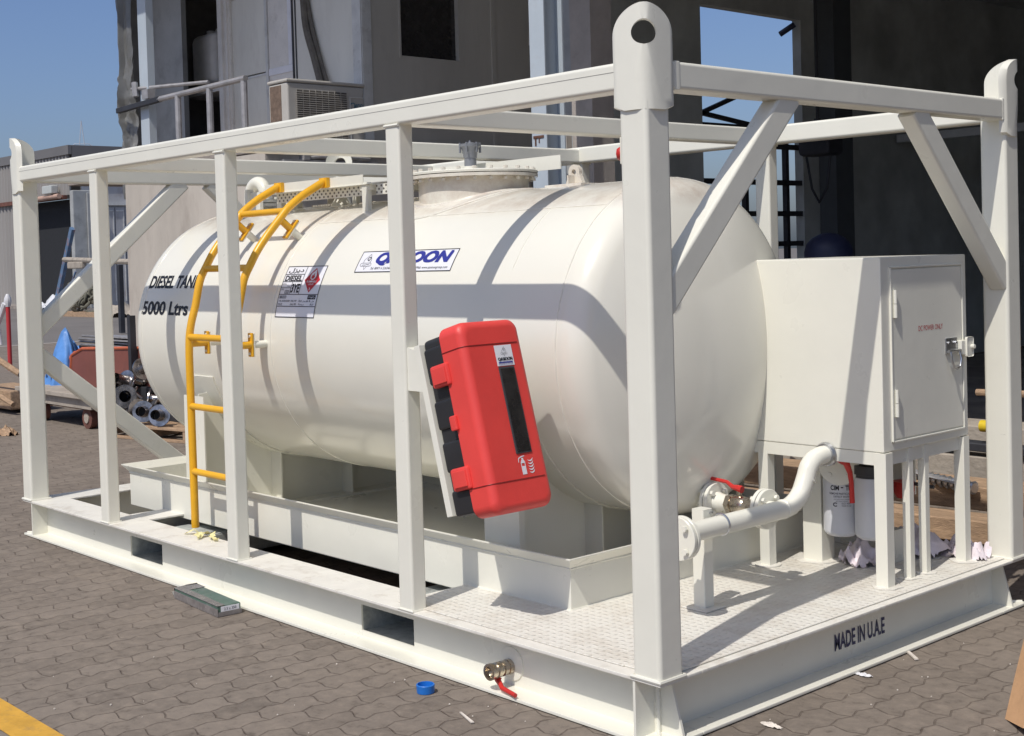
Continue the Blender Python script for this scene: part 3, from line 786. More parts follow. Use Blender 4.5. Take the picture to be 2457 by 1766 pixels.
# red cover: rounded box with stepped grooves
b = MB()
def rr_ring(x, hw, hh, r, n=7):
    pts = []
    for cx_, cy_, a0 in ((hw - r, hh - r, 0), (-hw + r, hh - r, PI / 2), (-hw + r, -hh + r, PI), (hw - r, -hh + r, 1.5 * PI)):
        for k in range(n + 1):
            t = a0 + k * PI / 2 / n; pts.append(FM @ Vector((x, cx_ + r * math.cos(t), cy_ + r * math.sin(t))))
    return b.ring(pts)
HW, HH = .150, .355
prof = [(-1.0, 0, .042), (-.912, 0, .042)] + [(-.912 + .032 * math.sin(t), .032 * (1 - math.cos(t)), .042) for t in [PI / 2 * k / 7 for k in range(1, 8)]]
last = None
for x, ins, r in prof:
    R_ = rr_ring(x, HW - ins, HH - ins, max(r - ins * .3, .02))
    if last: b.bridge(last, R_)
    else: first = R_
    last = R_
b.b.faces.new(last); b.b.faces.new(first[::-1])
cover = b.build('cover', redplastic, fx, smooth=40)
groovem = mat('red_groove', (.30, .015, .013), .5)
for w in (.262, -.243):
    b = MB(); pts = [(-1.0, -HW - .0008), (-.912, -HW - .0008)] + [(-.912 + .0325 * math.sin(t), -HW - .0008 + .0328 * (1 - math.cos(t))) for t in [PI / 2 * k / 6 for k in range(1, 7)]] + [(-.8792, HW - .032)]
    b.tube([fxm(x, u, w) for x, u in pts], .0022, 6); b.build('groove', groovem, fx)
b = MB()
for w in (.185, -.20):
    b.box(-1.075, -.975, -.164, -.140, w - .042, w + .042, .010, mtx=FM); b.box(-1.060, -.985, -.169, -.162, w - .030, w + .030, .003, mtx=FM)
b.box(-1.020, -.985, -.164, -.146, -.025, .030, .006, mtx=FM)
b.build('latch', redplastic, fx)
XW = -.8798
b = MB(); b.box(XW - .001, XW + .0045, .000, .078, -.152, .172, .003, mtx=FM); b.build('window_frame', gasket, fx)
b = MB(); b.box(XW + .004, XW + .0065, .006, .072, -.145, .165, .002, mtx=FM); b.build('window', glass, fx)
def fxt(x, ox, oy): return lambda u, w: fxm(x, ox + u, oy + w)
b = bmesh.new(); add2d(b, rect2d(0, 0, .086, .078)); put(b, fxt(XW + .0018, -.002, .176), 'label_plate', decal, fx)
for k in range(3): put(text_bm('QASIOON', w=.070, h=.014), fxt(XW + .0032 + k * .0002, .0055 + k * .0009, .1935), 'lettering', ink, fx)
b = bmesh.new(); add2d(b, rect2d(0, 0, .070, .004)); add2d(b, border2d(0, -.007, .070, -.002, .0012, 1)); put(b, fxt(XW + .0032, .006, .187), 'bar', bluei, fx)
def emblem(s):
    """thin outline: kite and scroll with a Q"""
    bb = bmesh.new()
    def seg2(p, q, t):
        p, q = Vector(p), Vector(q); d = (q - p).normalized(); nn = Vector((-d.y, d.x)) * t / 2
        add2d(bb, [[tuple(p - nn), tuple(q - nn), tuple(q + nn), tuple(p + nn)]])
    def line(pts, t, closed=False):
        pts = [(x * s, y * s) for x, y in pts]
        for a, c in zip(pts, pts[1:] + (pts[:1] if closed else [])): seg2(a, c, t * s)
    line([(.22, .42), (.20, .62), (.55, 1.0), (.78, .62), (.74, .42)], .025)
    sc = [(.12 + .1 * math.cos(a), .32 + .1 * math.sin(a)) for a in [PI / 2 + PI * k / 8 for k in range(9)]] + [(.80 + .1 * math.cos(a), .32 + .1 * math.sin(a)) for a in [-PI / 2 + PI * k / 8 for k in range(9)]]
    line(sc, .025, True)
    line([(.36, .22), (.47, 0), (.60, .22)], .02)
    line([(.18, .28), (.3, .31), (.42, .29), (.55, .34), (.68, .3), (.74, .36)], .03)
    return bb
put(emblem(.036), fxt(XW + .0032, .024, .211), 'emblem', greyi, fx)
put(text_bm('Q', w=.008, h=.010), fxt(XW + .0034, .038, .232), 'emblem_letter', ink, fx)
# white extinguisher and flame pictogram
b = bmesh.new(); s_ = .036
add2d(b, [[(.15 * s_, 0), (.75 * s_, 0), (.75 * s_, .85 * s_), (.15 * s_, .85 * s_)], [(.15 * s_, 1.15 * s_), (.75 * s_, 1.15 * s_), (.75 * s_, 1.25 * s_), (.60 * s_, 1.5 * s_), (.30 * s_, 1.5 * s_), (.15 * s_, 1.25 * s_)],
          [(.15 * s_, .85 * s_), (.24 * s_, .85 * s_), (.24 * s_, 1.15 * s_), (.15 * s_, 1.15 * s_)], [(.66 * s_, .85 * s_), (.75 * s_, .85 * s_), (.75 * s_, 1.15 * s_), (.66 * s_, 1.15 * s_)],
          [(.35 * s_, 1.5 * s_), (.55 * s_, 1.5 * s_), (.60 * s_, 1.68 * s_), (.30 * s_, 1.68 * s_)], [(-.05 * s_, 1.62 * s_), (.5 * s_, 1.78 * s_), (.8 * s_, 1.82 * s_), (.8 * s_, 1.9 * s_), (.4 * s_, 1.88 * s_), (-.08 * s_, 1.72 * s_)],
          [(-.08 * s_, 1.72 * s_), (.03 * s_, 1.72 * s_), (-.08 * s_, 1.25 * s_), (-.16 * s_, 1.3 * s_)]])
for k in range(5):
    y = k * .3 * s_; add2d(b, [[(1.1 * s_, y + .25 * s_), (1.25 * s_, y + .08 * s_), (1.5 * s_, y + .0 * s_), (1.75 * s_, y + .10 * s_), (1.9 * s_, y + .38 * s_), (1.68 * s_, y + .22 * s_), (1.48 * s_, y + .14 * s_), (1.28 * s_, y + .16 * s_)]])
put(b, fxt(XW + .001, .008, -.229), 'pictogram', decal, fx)

# ---- lettering on the shell
def shell(x0, a0, off):
    return lambda u, v: tw(x0 + u, a0 + math.degrees(v / TR), off)
put(text_bm('DIESEL TANK', w=.570, h=.080, bold=.03, cuts=3), shell(-4.305, 22.3, .002), 'lettering', ink, tank)
put(text_bm('5000 Ltrs', w=.530, h=.080, bold=.03, cuts=3), shell(-4.322, 9.7, .002), 'lettering', ink, tank)
# company board
qw, qh = .698, .116
b = bmesh.new(); add2d(b, rect2d(0, 0, qw, qh, 6)); sg = put(b, shell(-2.335, 28.7, .0012), 'company_sign', decal, tank)
def on(parent_, bm_, x0, a0, off, nm, mt_):
    me = bm_
    for v in me.verts: v.co = shell(x0, a0, off)(v.co.x, v.co.y)
    mm = bpy.data.meshes.new(nm); me.to_mesh(mm); me.free(); mm.materials.append(mt_)
    o = bpy.data.objects.new(nm, mm); COL.objects.link(o); o.parent = skid; return o
# (third level is the deepest allowed, so sign lettering hangs on the tank itself)
b = bmesh.new(); add2d(b, border2d(0, 0, qw, qh, .004)); put(b, shell(-2.335, 28.7, .0022), 'sign_border', ink, tank)
def heavy(body, w, h, t, shear=0, cuts=0, n=5):
    bb = bmesh.new(); offs = []
    for k in range(n):
        x = text_bm(body, w=w - t, h=h - t * .5, shear=shear, cuts=cuts); mm = bpy.data.meshes.new('t'); i0 = len(bb.verts)
        for v in x.verts: v.co.x += t * k / (n - 1); v.co.y += t * .5 * (k % 2); v.co.z = k * .00012
        x.to_mesh(mm); x.free(); bb.from_mesh(mm); bpy.data.meshes.remove(mm)
    return bb
def put3(b, fn, name, m, parent):
    for v in b.verts: v.co = fn(v.co.x, v.co.y, v.co.z)
    return put(b, lambda u, v_: None, name, m, parent) if False else _link(b, name, m, parent)
def _link(b, name, m, parent):
    me = bpy.data.meshes.new(name); b.to_mesh(me); b.free(); me.materials.append(m)
    o = bpy.data.objects.new(name, me); COL.objects.link(o); o.parent = parent
    return o
put3(heavy('QASIOON', .54, .074, .014, .22, 3), lambda u, v, z: tw(-2.335 + .13 + u, 28.7 + math.degrees((.034 + v) / TR), .0022 + z), 'sign_lettering', bluei, tank)
put(text_bm('Tel: 00971 6 5262467, Fax: 00971 6 5262452, Web: www.qasioongroup.com', w=.555, h=.017, shear=.2, bold=.0), shell(-2.335 + .115, 28.7 + math.degrees(.010 / TR), .0022), 'sign_small_print', greyi, tank)
eb = emblem(.085)
for v in eb.verts: v.co.x *= 1.1
put(eb, shell(-2.335 + .022, 28.7 + math.degrees(.014 / TR), .0022), 'sign_emblem', greyi, tank)
put(text_bm('Q', w=.024, h=.024, bold=.02, shear=.2), shell(-2.335 + .062, 28.7 + math.degrees(.060 / TR), .0024), 'sign_emblem_letter', ink, tank)
# hazard placard
pw, ph = .341, .270; pa = 10.2; px_ = -2.912
b = bmesh.new(); add2d(b, rect2d(0, 0, pw, ph, 12)); put(b, shell(px_, pa, .0012), 'hazard_placard', decal, tank)
def P(u, v): return (px_ + u, pa + math.degrees(v / TR))
b = bmesh.new(); T_ = .0035
add2d(b, border2d(0, 0, pw, ph, .004, 12))
add2d(b, rect2d(.004, .054, pw - .004, .054 + T_)); add2d(b, rect2d(.004, .115, pw - .004, .115 + T_)); add2d(b, rect2d(.004, .222, .170, .222 + T_)); add2d(b, rect2d(.004, .182, .170, .182 + T_))
add2d(b, rect2d(.170, .1185, .170 + T_, ph - .004, 8)); add2d(b, rect2d(.088, .1185, .088 + T_, .182, 4)); add2d(b, rect2d(.004, .150, .088, .150 + T_ * .8))
add2d(b, border2d(.012, .096, .070, .110, .002, 1)); add2d(b, border2d(.045, .121, .080, .138, .002, 1)); add2d(b, rect2d(.258, .092, .326, .113))
put(b, shell(px_, pa, .0022), 'placard_lines', ink, tank)
for body, w, h, u, v, bo in (('DIESEL', .150, .031, .014, .187, .035), ('3YE', .072, .048, .095, .125, .035), ('\ufedd\ufeb0\ufef3\ufea9', .13, .030, .022, .229, .015)):
    tb = text_bm(body, w=w, h=h, bold=bo, cuts=2)
    if tb.verts: put(tb, shell(*P(u, v), .0024), 'placard_lettering', ink, tank)
for body, w, h, u, v in (('UN No.', .036, .009, .008, .167), ('\ufe8e\ufeec\ufeed', .024, .009, .055, .156), ('UN', .02, .009, .010, .138), ('1202', .028, .011, .049, .124), ('EMERGENCY', .050, .009, .016, .0985), ('CIVIL DEFENCE/FIRE', .098, .010, .012, .078), ('DIAL 997', .050, .010, .120, .078), ('POLICE', .036, .010, .012, .061), ('DIAL 999', .050, .010, .120, .061),
                         ('\ufe8d\ufedf\ufeaa\ufed3\ufe8e\ufea9', .13, .010, .190, .078), ('\ufe8d\ufedf\ufeb0\ufeec\ufeef', .05, .010, .190, .061), ('\ufeed\ufead', .03, .010, .290, .061)):
    tb = text_bm(body, w=w, h=h, bold=.01)
    if tb.verts: put(tb, shell(*P(u, v), .0024), 'placard_small_print', greyi, tank)
tb = text_bm('\ufec1\ufeed\ufe8d\ufead', w=.056, h=.013, bold=.01)
if tb.verts: put(tb, shell(*P(.264, .096), .0034), 'placard_small_print', decal, tank)
b = bmesh.new(); dcx, dcy, dr = .255, .192, .066
nn = 10
for k in range(nn):
    y0_ = -dr + 2 * dr * k / nn; y1_ = -dr + 2 * dr * (k + 1) / nn
    w0, w1 = dr - abs(y0_), dr - abs(y1_)
    p_ = [(dcx - w0, dcy + y0_), (dcx + w0, dcy + y0_), (dcx + w1, dcy + y1_), (dcx - w1, dcy + y1_)]
    if w0 < 1e-6: p_ = p_[1:]
    if w1 < 1e-6: p_ = p_[:3]
    add2d(b, [p_])
put(b, shell(px_, pa, .0024), 'placard_diamond', redi, tank)
b = bmesh.new(); add2d(b, [[(dcx + .024 * math.cos(a), dcy + .022 + .022 * math.sin(a)) for a in [2 * PI * k / 20 for k in range(20)]], [(dcx - .015, dcy + .035), (dcx + .020, dcy + .035), (dcx + .006, dcy + .058)]]); put(b, shell(px_, pa, .0031), 'flame_mark', decal, tank)
b = bmesh.new(); add2d(b, [[(dcx - .010, dcy + .006), (dcx + .008, dcy + .006), (dcx + .014, dcy + .018), (dcx + .006, dcy + .026), (dcx + .004, dcy + .040), (dcx - .004, dcy + .026), (dcx - .008, dcy + .022), (dcx - .013, dcy + .030), (dcx - .014, dcy + .014)]]); put(b, shell(px_, pa, .0036), 'flame_core', redi, tank)
put(text_bm('FLAMMABLE', w=.080, h=.011, bold=.02), shell(*P(dcx - .040, dcy - .014), .0031), 'placard_lettering', decal, tank)
put(text_bm('LIQUID', w=.045, h=.009, bold=.01), shell(*P(dcx - .022, dcy - .028), .0031), 'placard_lettering', decal, tank)
put(text_bm('3', w=.010, h=.013, bold=.02), shell(*P(dcx - .005, dcy - .054), .0031), 'placard_lettering', decal, tank)
# base beam stencil
put(text_bm('MADE IN U.A.E', w=.340, h=.064, bold=.022), lambda u, v: Vector((-WB + .006, 1.092 + u, .064 + v)), 'lettering', mat('stencil_ink', (.045, .045, .11), .6, var=.4, vs=60), nearbeam)

# ---- pump cabinet
CX0, CX1, CY0, CY1, CZ0, CZ1 = -.74, -.118, 1.49, 2.145, .757, 1.525
b = MB(); b.box(CX0, CX1, CY0, CY1, CZ0, CZ1, .006)
cab = part(b, 'pump_cabinet', white)
b = MB(); b.box(CX1, CX1 + .005, 1.560, 2.095, .803, 1.476, .003); b.build('door', white, cab)
b = MB()
for s0, s1 in (((1.548, .790), (1.556, 1.487)), ((1.548, 1.4805), (2.105, 1.488)), ((2.098, .790), (2.106, 1.488)), ((1.548, .790), (2.105, .7975))):
    b.box(CX1 - .001, CX1 + .0085, s0[0], s1[0], s0[1], s1[1], .002)
b.build('door_surround', white, cab)
for z0, z1 in ((1.285, 1.395), (.893, 1.0)):
    b = MB(); b.cyl((CX1 + .012, 1.572, z0), (CX1 + .012, 1.572, (z0 + z1) / 2 - .001), .0085, seg=12); b.cyl((CX1 + .012, 1.572, (z0 + z1) / 2 + .001), (CX1 + .012, 1.572, z1), .0075, seg=12)
    b.build('hinge', white, cab)
b = MB(); b.box(CX1 + .005, CX1 + .012, 1.955, 2.045, 1.115, 1.180, .003)
b.tube([(CX1 + .022, 1.955, 1.125), (CX1 + .022, 2.050, 1.125)], .007, 8); b.tube([(CX1 + .026, 1.965, 1.125), (CX1 + .032, 1.962, 1.09), (CX1 + .034, 1.975, 1.060), (CX1 + .034, 2.0, 1.052), (CX1 + .034, 2.025, 1.060), (CX1 + .032, 2.038, 1.09), (CX1 + .026, 2.035, 1.125)], .005, 8)
b.hexa((CX1 + .012, 1.972, 1.160), (1, 0, 0), .006, .006); b.hexa((CX1 + .012, 2.028, 1.160), (1, 0, 0), .006, .006)
b.build('latch', steel, cab)
b = MB(); b.box(CX1 + .002, CX1 + .026, 2.055, 2.105, 1.105, 1.165, .004); b.box(CX1 + .026, CX1 + .031, 2.085, 2.138, 1.095, 1.178, .008); b.cyl((CX1 + .030, 2.125, 1.137), (CX1 + .046, 2.125, 1.137), .009, seg=10)
b.build('catch', white, cab)
put(text_bm('DC POWER ONLY', w=.188, h=.021, bold=.0), lambda u, v: Vector((CX1 + .0058, 1.752 + u, 1.222 + v)), 'lettering', redi, cab)
b = MB()
b.box(CX0, CX1 - .02, CY0 + .001, CY0 + .006, .705, CZ0 - .001); b.box(CX1 - .025, CX1 - .018, CY0, CY1, .700, CZ0 - .001); b.box(CX0, CX1 - .02, CY1 - .006, CY1, .70, CZ0 - .001); b.box(CX0, CX0 + .006, CY0 + .006, CY1 - .006, .70, CZ0 - .001)
st = part(b, 'cabinet_stand', white)
def leg(x, y, w=.052, z1=CZ0 - .002, foot=True):
    b = MB(); b.rhs((x, y, ZB + .006), (x, y, z1), w, w, .004, up=(0, 1, 0), seg=2); b.build('leg', white, st)
    b = MB()
    nz_ = [(x + (w * .95 + random.uniform(0, .02)) * math.cos(2 * PI * k / 14), y + (w * .95 + random.uniform(0, .02)) * math.sin(2 * PI * k / 14), ZB + .007) for k in range(14)]
    b.prism(nz_, (0, 0, .004)); b.build('foot_weld', whitetop, st)
leg(-.135, 1.512, .054); leg(-.135, 2.115, .048); leg(-.697, 1.515, .050); leg(-.697, 2.115, .048)
leg(-.142, 1.70, .034); leg(-.145, 1.825, .034)
leg(-.60, 1.745, .095, .76)
b = MB(); b.box(-.56, -.30, 2.02, 2.03, .50, .75); b.hexa((-.36, 2.02, .60), (0, -1, 0), .008, .006); b.hexa((-.36, 2.02, .66), (0, -1, 0), .008, .006); b.build('back_plate', white, st)
b = MB(); b.lathe([(0, .0), (.0, .03), (.03, .045), (.07, .045), (.07, 0)], (-.33, 1.98, .49), (0, 0, 1), 16, False, False); b.build('knob', redh, st)
b = MB(); b.tube([(-.34, 2.0, .553), (-.20, 2.0, .545)], .008, 8); b.build('rod', gasket, st)
b = MB(); b.rhs((-.36, 1.93, ZB + .006), (-.36, 1.93, .36), .07, .07, .004, up=(0, 1, 0)); b.build('rear_foot', white, st)

# ---- suction filters
def canister(x, y, z0, z1, r, letters):
    b = MB(); b.lathe([(0, 0), (0, r * .72), (.008, r * .9), (.022, r), (z1 - z0, r), (z1 - z0 + .004, r * .97)], (x, y, z0), (0, 0, 1), 40)
    o = part(b, 'filter_canister', filterm)
    b = MB(); b.lathe([(0, r * .97), (.012, r * .97), (.014, r * 1.05), (.05, r * 1.05), (.055, r * .6), (.11, r * .6)], (x, y, z1 + .004), (0, 0, 1), 32); b.build('head', gasket if letters == 0 else white, o)
    if letters:
        dirc = Vector((camo.location.x * 0 + .60, -.80, 0)).normalized()
        base = math.atan2(dirc.y, dirc.x)
        def wrap(cx_, cz_, off=.0012):
            return lambda u, v: Vector((x + (r + off) * math.cos(base + (u + cx_) / r), y + (r + off) * math.sin(base + (u + cx_) / r), cz_ + v))
        def line(body, w, h, cz_, mt_, bo=.0, dx=0):
            put(text_bm(body, w=w, h=h, bold=bo), wrap(-w / 2 + dx, cz_), 'lettering', mt_, o)
        line('CIM', .036, .021, z1 - .048, ink, .03, -.030); line('TEK', .036, .021, z1 - .048, ink, .03, .032); line('-', .010, .005, z1 - .038, ink, .03)
        line('REMOVE PARTICULATES', .106, .0085, z1 - .066, greyi, .015); line('DETECT WATER', .070, .0075, z1 - .078, greyi, .015)
        line('GASOLINE DIESEL KEROSENE', .07, .0035, z1 - .088, greyi); line('BIO DIESEL BLENDS', .05, .0035, z1 - .096, greyi)
        line('C', .018, .018, z1 - .117, greyi, .05, -.030); line('ISO 9001', .040, .0065, z1 - .106, greyi, .0, .018); line('MADE IN USA', .040, .0065, z1 - .116, greyi, .0, .018)
    return o
canister(-.468, 1.72, .352, .60, .074, 1)
canister(-.318, 1.72, .356, .61, .072, 0)
b = MB(); b.lathe([(0, .085), (.016, .085)], (-.43, 1.655, .662), (.35, -1, 0), 32); b.lathe([(.016, .084), (.018, .084)], (-.43, 1.655, .662), (.35, -1, 0), 32)
for k in range(4):
    a = PI / 4 + k * PI / 2; b.hexa((-.42 + .06 * math.cos(a), 1.635, .662 + .06 * math.sin(a)), (.35, -1, 0), .011, .014)
part(b, 'pump_flange', white)

# ---- pipework
PXm, PZm, PR = -.38, .549, .0365
path = [(PXm, .575, PZm - .004), (PXm, 1.19, PZm)] + [(PXm, 1.19 + .15 * math.sin(t), PZm + .15 * (1 - math.cos(t)) * .9) for t in [PI / 2 * .62 * k / 6 for k in range(1, 7)]]
e = path[-1]
path += [(PXm, 1.342, .655), (PXm, 1.362, .692), (PXm, 1.395, .717), (PXm, 1.44, .728), (PXm, 1.475, .730)]
path = path[:1] + [Vector(p) for p in path[1:2]] + smooth(path[1:], 4)[1:]
b = MB(); b.tube(path, PR, 20)
pipe = part(b, 'suction_pipe', white)
b = MB()
for c, d in (((PXm, 1.185, PZm), (0, 1, 0)), ((PXm, 1.345, .645), (0, .45, .9))):
    c, d = Vector(c), Vector(d).normalized(); b.lathe([(-.005, PR - .001), (-.002, PR + .0025), (.002, PR + .0025), (.005, PR - .001)], c, d, 24, False, False)
b.build('weld_bead', white, pipe)
def flange(parent_, c, d, r, t=.014, gap=.003, bolts=4, blind=False, name='flange'):
    c, d = Vector(c), Vector(d).normalized(); a, u = frame(d)
    b = MB(); b.lathe([(0, r - .002), (.002, r), (t, r), (t + .002, r - .002)], c, d, 40); b.lathe([(0, r - .002), (.002, r), (t, r), (t + .002, r - .002)], c + d * (t + .006), d, 40)
    b.build(name, white, parent_)
    b = MB(); b.lathe([(0, r - .006), (.006, r - .006)], c + d * (t + .001), d, 40); b.build('gasket', gasket, parent_)
    for k in range(bolts):
        q = PI / 4 + 2 * PI * k / bolts; p = c + (a * math.cos(q) + u * math.sin(q)) * (r * .74)
        bolt(parent_, p - d * .016, p + d * (2 * t + .022), .0115)
flange(pipe, (PXm, .548, PZm - .014), (0, 1, 0), .080)
b = MB(); cl = [(PXm + (PR + .003) * math.cos(t), .80, PZm + (PR + .003) * math.sin(t)) for t in [2 * PI * k / 24 for k in range(24)]]; b.tube(cl, .004, 8, closed=True)
b.tube([(PXm - .04, .80, PZm + PR + .003), (PXm - .09, .80, PZm + .03)], .004, 6); b.build('u_bolt', steel, pipe)
b = MB(); b.rhs((-.462, .79, ZB + .006), (-.462, .79, .60), .056, .056, .005, up=(0, 1, 0)); ps = part(b, 'pipe_support', white)
b = MB(); b.box(-.52, -.40, .73, .85, ZB + .0065, ZB + .012, .003); b.build('base_plate', whitetop, ps)
# tank outlet nozzle with valve
b = MB(); b.lathe([(-.16, .034), (.02, .034)], (-.76, TY, PZm - .012), (1, 0, 0), 24); nzl = part(b, 'outlet_nozzle', white)
flange(nzl, (-.748, TY, PZm - .012), (1, 0, 0), .078); flange(nzl, (-.492, TY, PZm - .012), (1, 0, 0), .080)
b = MB(); b.lathe([(0, .042), (.03, .034), (.055, .034)], (-.71, TY, PZm - .012), (1, 0, 0), 24); b.lathe([(0, .034), (.05, .034)], (-.455, TY, PZm - .012), (1, 0, 0), 20); b.build('neck', white, nzl)
b = MB(); b.hexa((-.655, TY, PZm - .012), (1, 0, 0), .040, .022); b.lathe([(.022, .030), (.035, .038), (.075, .038), (.09, .030)], (-.655, TY, PZm - .012), (1, 0, 0), 20); b.hexa((-.565, TY, PZm - .012), (1, 0, 0), .040, .022)
b.cyl((-.60, TY, PZm + .02), (-.60, TY, PZm + .05), .010, seg=10); b.lathe([(0, .036), (.05, .036)], (-.543, TY, PZm - .012), (1, 0, 0), 20)
b.build('ball_valve', brass, nzl)
b = MB(); b.tube([(-.585, TY + .0, PZm + .052), (-.61, TY, PZm + .056), (-.632, TY, PZm + .058), (-.66, TY, PZm + .075), (-.745, TY, PZm + .082)], [.016, .013, .010, .008, .008], 8); b.build('valve_handle', redh, nzl)
# inlet valve under the cabinet
b = MB(); b.lathe([(0, .044), (.012, .050), (.016, .050), (.018, .040), (.026, .040)], (PXm, 1.470, .730), (0, 1, 0), 24); b.hexa((PXm, 1.490, .730), (0, 1, 0), .048, .022); b.lathe([(.024, .036), (.04, .040), (.085, .040), (.10, .034), (.12, .034)], (PXm, 1.492, .728), (0, 1, 0), 20)
iv = part(b, 'inlet_valve', steel)
b = MB(); b.tube([(PXm + .03, 1.535, .712), (PXm + .048, 1.535, .704), (PXm + .056, 1.545, .690), (PXm + .058, 1.566, .650), (PXm + .058, 1.574, .610), (PXm + .058, 1.578, .525)], [.019, .019, .014, .011, .010, .011], 10); b.build('valve_handle', redh, iv)
b = MB(); b.lathe([(0, .022), (.02, .026), (.03, .02), (.035, .0)], (-.595, .56, 1.94), (-.8, -.5, 0), 20)
wl = part(MB().box(-.595, -.575, .53, .58, 1.90, 2.0, .003), 'warning_light_bracket', white); b.build('warning_light', redh, wl)

# ================================================================== loose things on and round the skid
def crumple(name, c, sx_, sy_, h, seed, mt_, label, cat, group=None, folds=1.0):
    random.seed(seed); b = MB(); N = 26; vs = []
    for j in range(N):
        row = []
        for i in range(N):
            u, v = i / (N - 1) * 2 - 1, j / (N - 1) * 2 - 1; r = math.hypot(u, v)
            nz_ = noise.fractal(Vector((u * 2.2 + seed, v * 2.2, seed * .7)), 1.0, 2.0, 4); n2 = noise.noise(Vector((u * 3.6 + seed, v * 3.6, 3)))
            z = max(.002, h * (max(0, 1 - r * .8) * .75 + folds * .55 * nz_ + .18 * n2) )
            rad = 1 + .28 * noise.noise(Vector((math.atan2(v, u) * 1.1, seed, 0)))
            row.append(b.b.verts.new((c[0] + u * sx_ * rad * (1 - .15 * n2), c[1] + v * sy_ * rad * (1 + .2 * nz_), c[2] + z)))
        vs.append(row)
    for j in range(N - 1):
        for i in range(N - 1):
            if math.hypot((i + .5) / (N - 1) * 2 - 1, (j + .5) / (N - 1) * 2 - 1) < 1.02: b.b.faces.new((vs[j][i], vs[j][i + 1], vs[j + 1][i + 1], vs[j + 1][i]))
    for v in [v for v in b.b.verts if not v.link_faces]: b.b.verts.remove(v)
    o = b.build(name, mt_, None, smooth=70)
    return tag(o, label, cat, group)
DZ = ZB + .006
crumple('rag', (-.42, 1.80, DZ), .10, .09, .11, 3, pink, 'crumpled pink rag on the deck between the filter canisters and the front cabinet leg', 'rag')
crumple('rag', (-.17, 2.19, DZ), .10, .075, .10, 11, pink, 'crumpled pink rag around the foot of the outer rear cabinet leg, partly in sun', 'rag')
crumple('cloth_bundle', (-.38, 2.12, DZ), .16, .13, .19, 5, pink, 'big rounded bundle of pink cloth under the cabinet, behind the thin legs', 'cloth', folds=.25)
# masking tape scrap
b = MB()
for k, (x, y, a, l) in enumerate(((-3.17, .17, .3, .17), (-3.10, .15, 2.0, .11), (-3.02, .17, -.4, .13))):
    n = 12; P_ = []
    for i in range(n + 1):
        t = i / n; P_.append((x + (t - .5) * l * math.cos(a), y + (t - .5) * l * math.sin(a) + .01 * math.sin(t * 6 + k), DZ - .003 + .022 * abs(math.sin(t * 5 + k)) ))
    for i in range(n):
        p, q = Vector(P_[i]), Vector(P_[i + 1]); w_ = Vector((-math.sin(a), math.cos(a), .5 * math.sin(i + k))) * .013
        b.quad(p - w_, q - w_, q + w_, p + w_)
tag(b.build('tape_scrap', masking), 'torn scrap of pale yellow masking tape on the side beam below the ladder', 'tape')
# shrink wrapped packet
b = MB(); c0 = Vector((-2.93, -.035, 0)); d0 = (Vector((-2.40, -.075, 0)) - c0); ln = d0.length; d0.normalize(); s0 = Vector((-d0.y, d0.x, 0))
mt4 = Matrix(((d0.x, s0.x, 0, c0.x), (d0.y, s0.y, 0, c0.y), (0, 0, 1, 0.002), (0, 0, 0, 1)))
b.box(.03, .485, -.075, .04, 0, .048, .006, mtx=mt4)
pk = tag(b.build('wrapped_packet', greenb), 'green and grey packet in clear shrink wrap lying on the paving against the long beam', 'packet')
b = MB()
sc_ = [(.0, -.085, .0), (.0, -.005, .0), (.085, .055, 0), (.085, -.08, 0)]
b.prism([mt4 @ Vector(p) for p in ((-.06, -.05, .004), (.03, -.078, .004), (.03, -.078, .046), (.03, .042, .050), (-.05, .02, .03))], (.001, .001, .004))
b.box(.03, .490, -.079, -.0755, 0, .036, .001, mtx=mt4); b.box(.4855, .489, -.079, .043, 0, .020, .001, mtx=mt4); b.box(.03, .487, -.079, -.040, .0485, .0505, .001, mtx=mt4); b.box(.03, .12, -.0395, .042, .0485, .0505, .001, mtx=mt4)
b.build('wrap', plasticf, pk)
b = MB(); b.box(.4856, .4875, -.060, .030, .021, .044, mtx=mt4); b.build('end_label', decal, pk)
put(text_bm('2.5 x 350', w=.06, h=.012, bold=.01), lambda u, v: mt4 @ Vector((.4882, -.045 + u, .026 + v)), 'lettering', greyi, pk)
# blue cap
b = MB(); c = (-.99, -.148); b.lathe([(.002, .026), (.002, .032), (.030, .034), (.032, .032), (.032, .029), (.008, .027), (.008, 0)], (c[0], c[1], 0), (0, 0, 1), 32, False, False)
tag(b.build('plastic_cap', bluecap), 'small round bright blue plastic cap lying on the paving', 'cap')
# litter
def scrap(pts, h, mt_, label, cat, name='scrap'):
    b = MB(); b.prism([(x, y, .004) for x, y in pts], (0, 0, h)); return tag(b.build(name, mt_), label, cat)
scrap([(-.02, 1.45), (-.012, 1.46), (.075, 1.385), (.068, 1.372)], .006, litterm, 'short pale splinter of wood on the paving under the near end beam', 'stick', 'wood_splinter')
scrap([(-.73, -.21), (-.725, -.205), (-.62, -.24), (-.625, -.25)], .004, litterm, 'thin pale straw on the paving right of the blue cap', 'stick', 'straw')
crumple('foil_scrap', (.025, 1.09, .002), .036, .014, .010, 21, whitep, 'small white plastic scrap beside the near end beam', 'scrap')
crumple('paper_scrap', (.10, .43, .002), .040, .016, .012, 23, litterm, 'torn pale paper scrap on the paving near the front corner post', 'scrap')
crumple('brick_piece', (-9.75, 1.85, 0), .16, .09, .10, 31, wood, 'broken brown lump on the paving at the left edge of the yard', 'rubble')
random.seed(5)
b = MB()
for k in range(140):
    x, y = random.uniform(-2.2, .9), random.uniform(-1.2, 2.3)
    if -4.95 < x < .0 and -.01 < y < 2.4: continue
    r = random.uniform(.0015, .004); b.lathe([(0, r), (r, r * .7)], (x, y, .002), (0, 0, 1), 5)
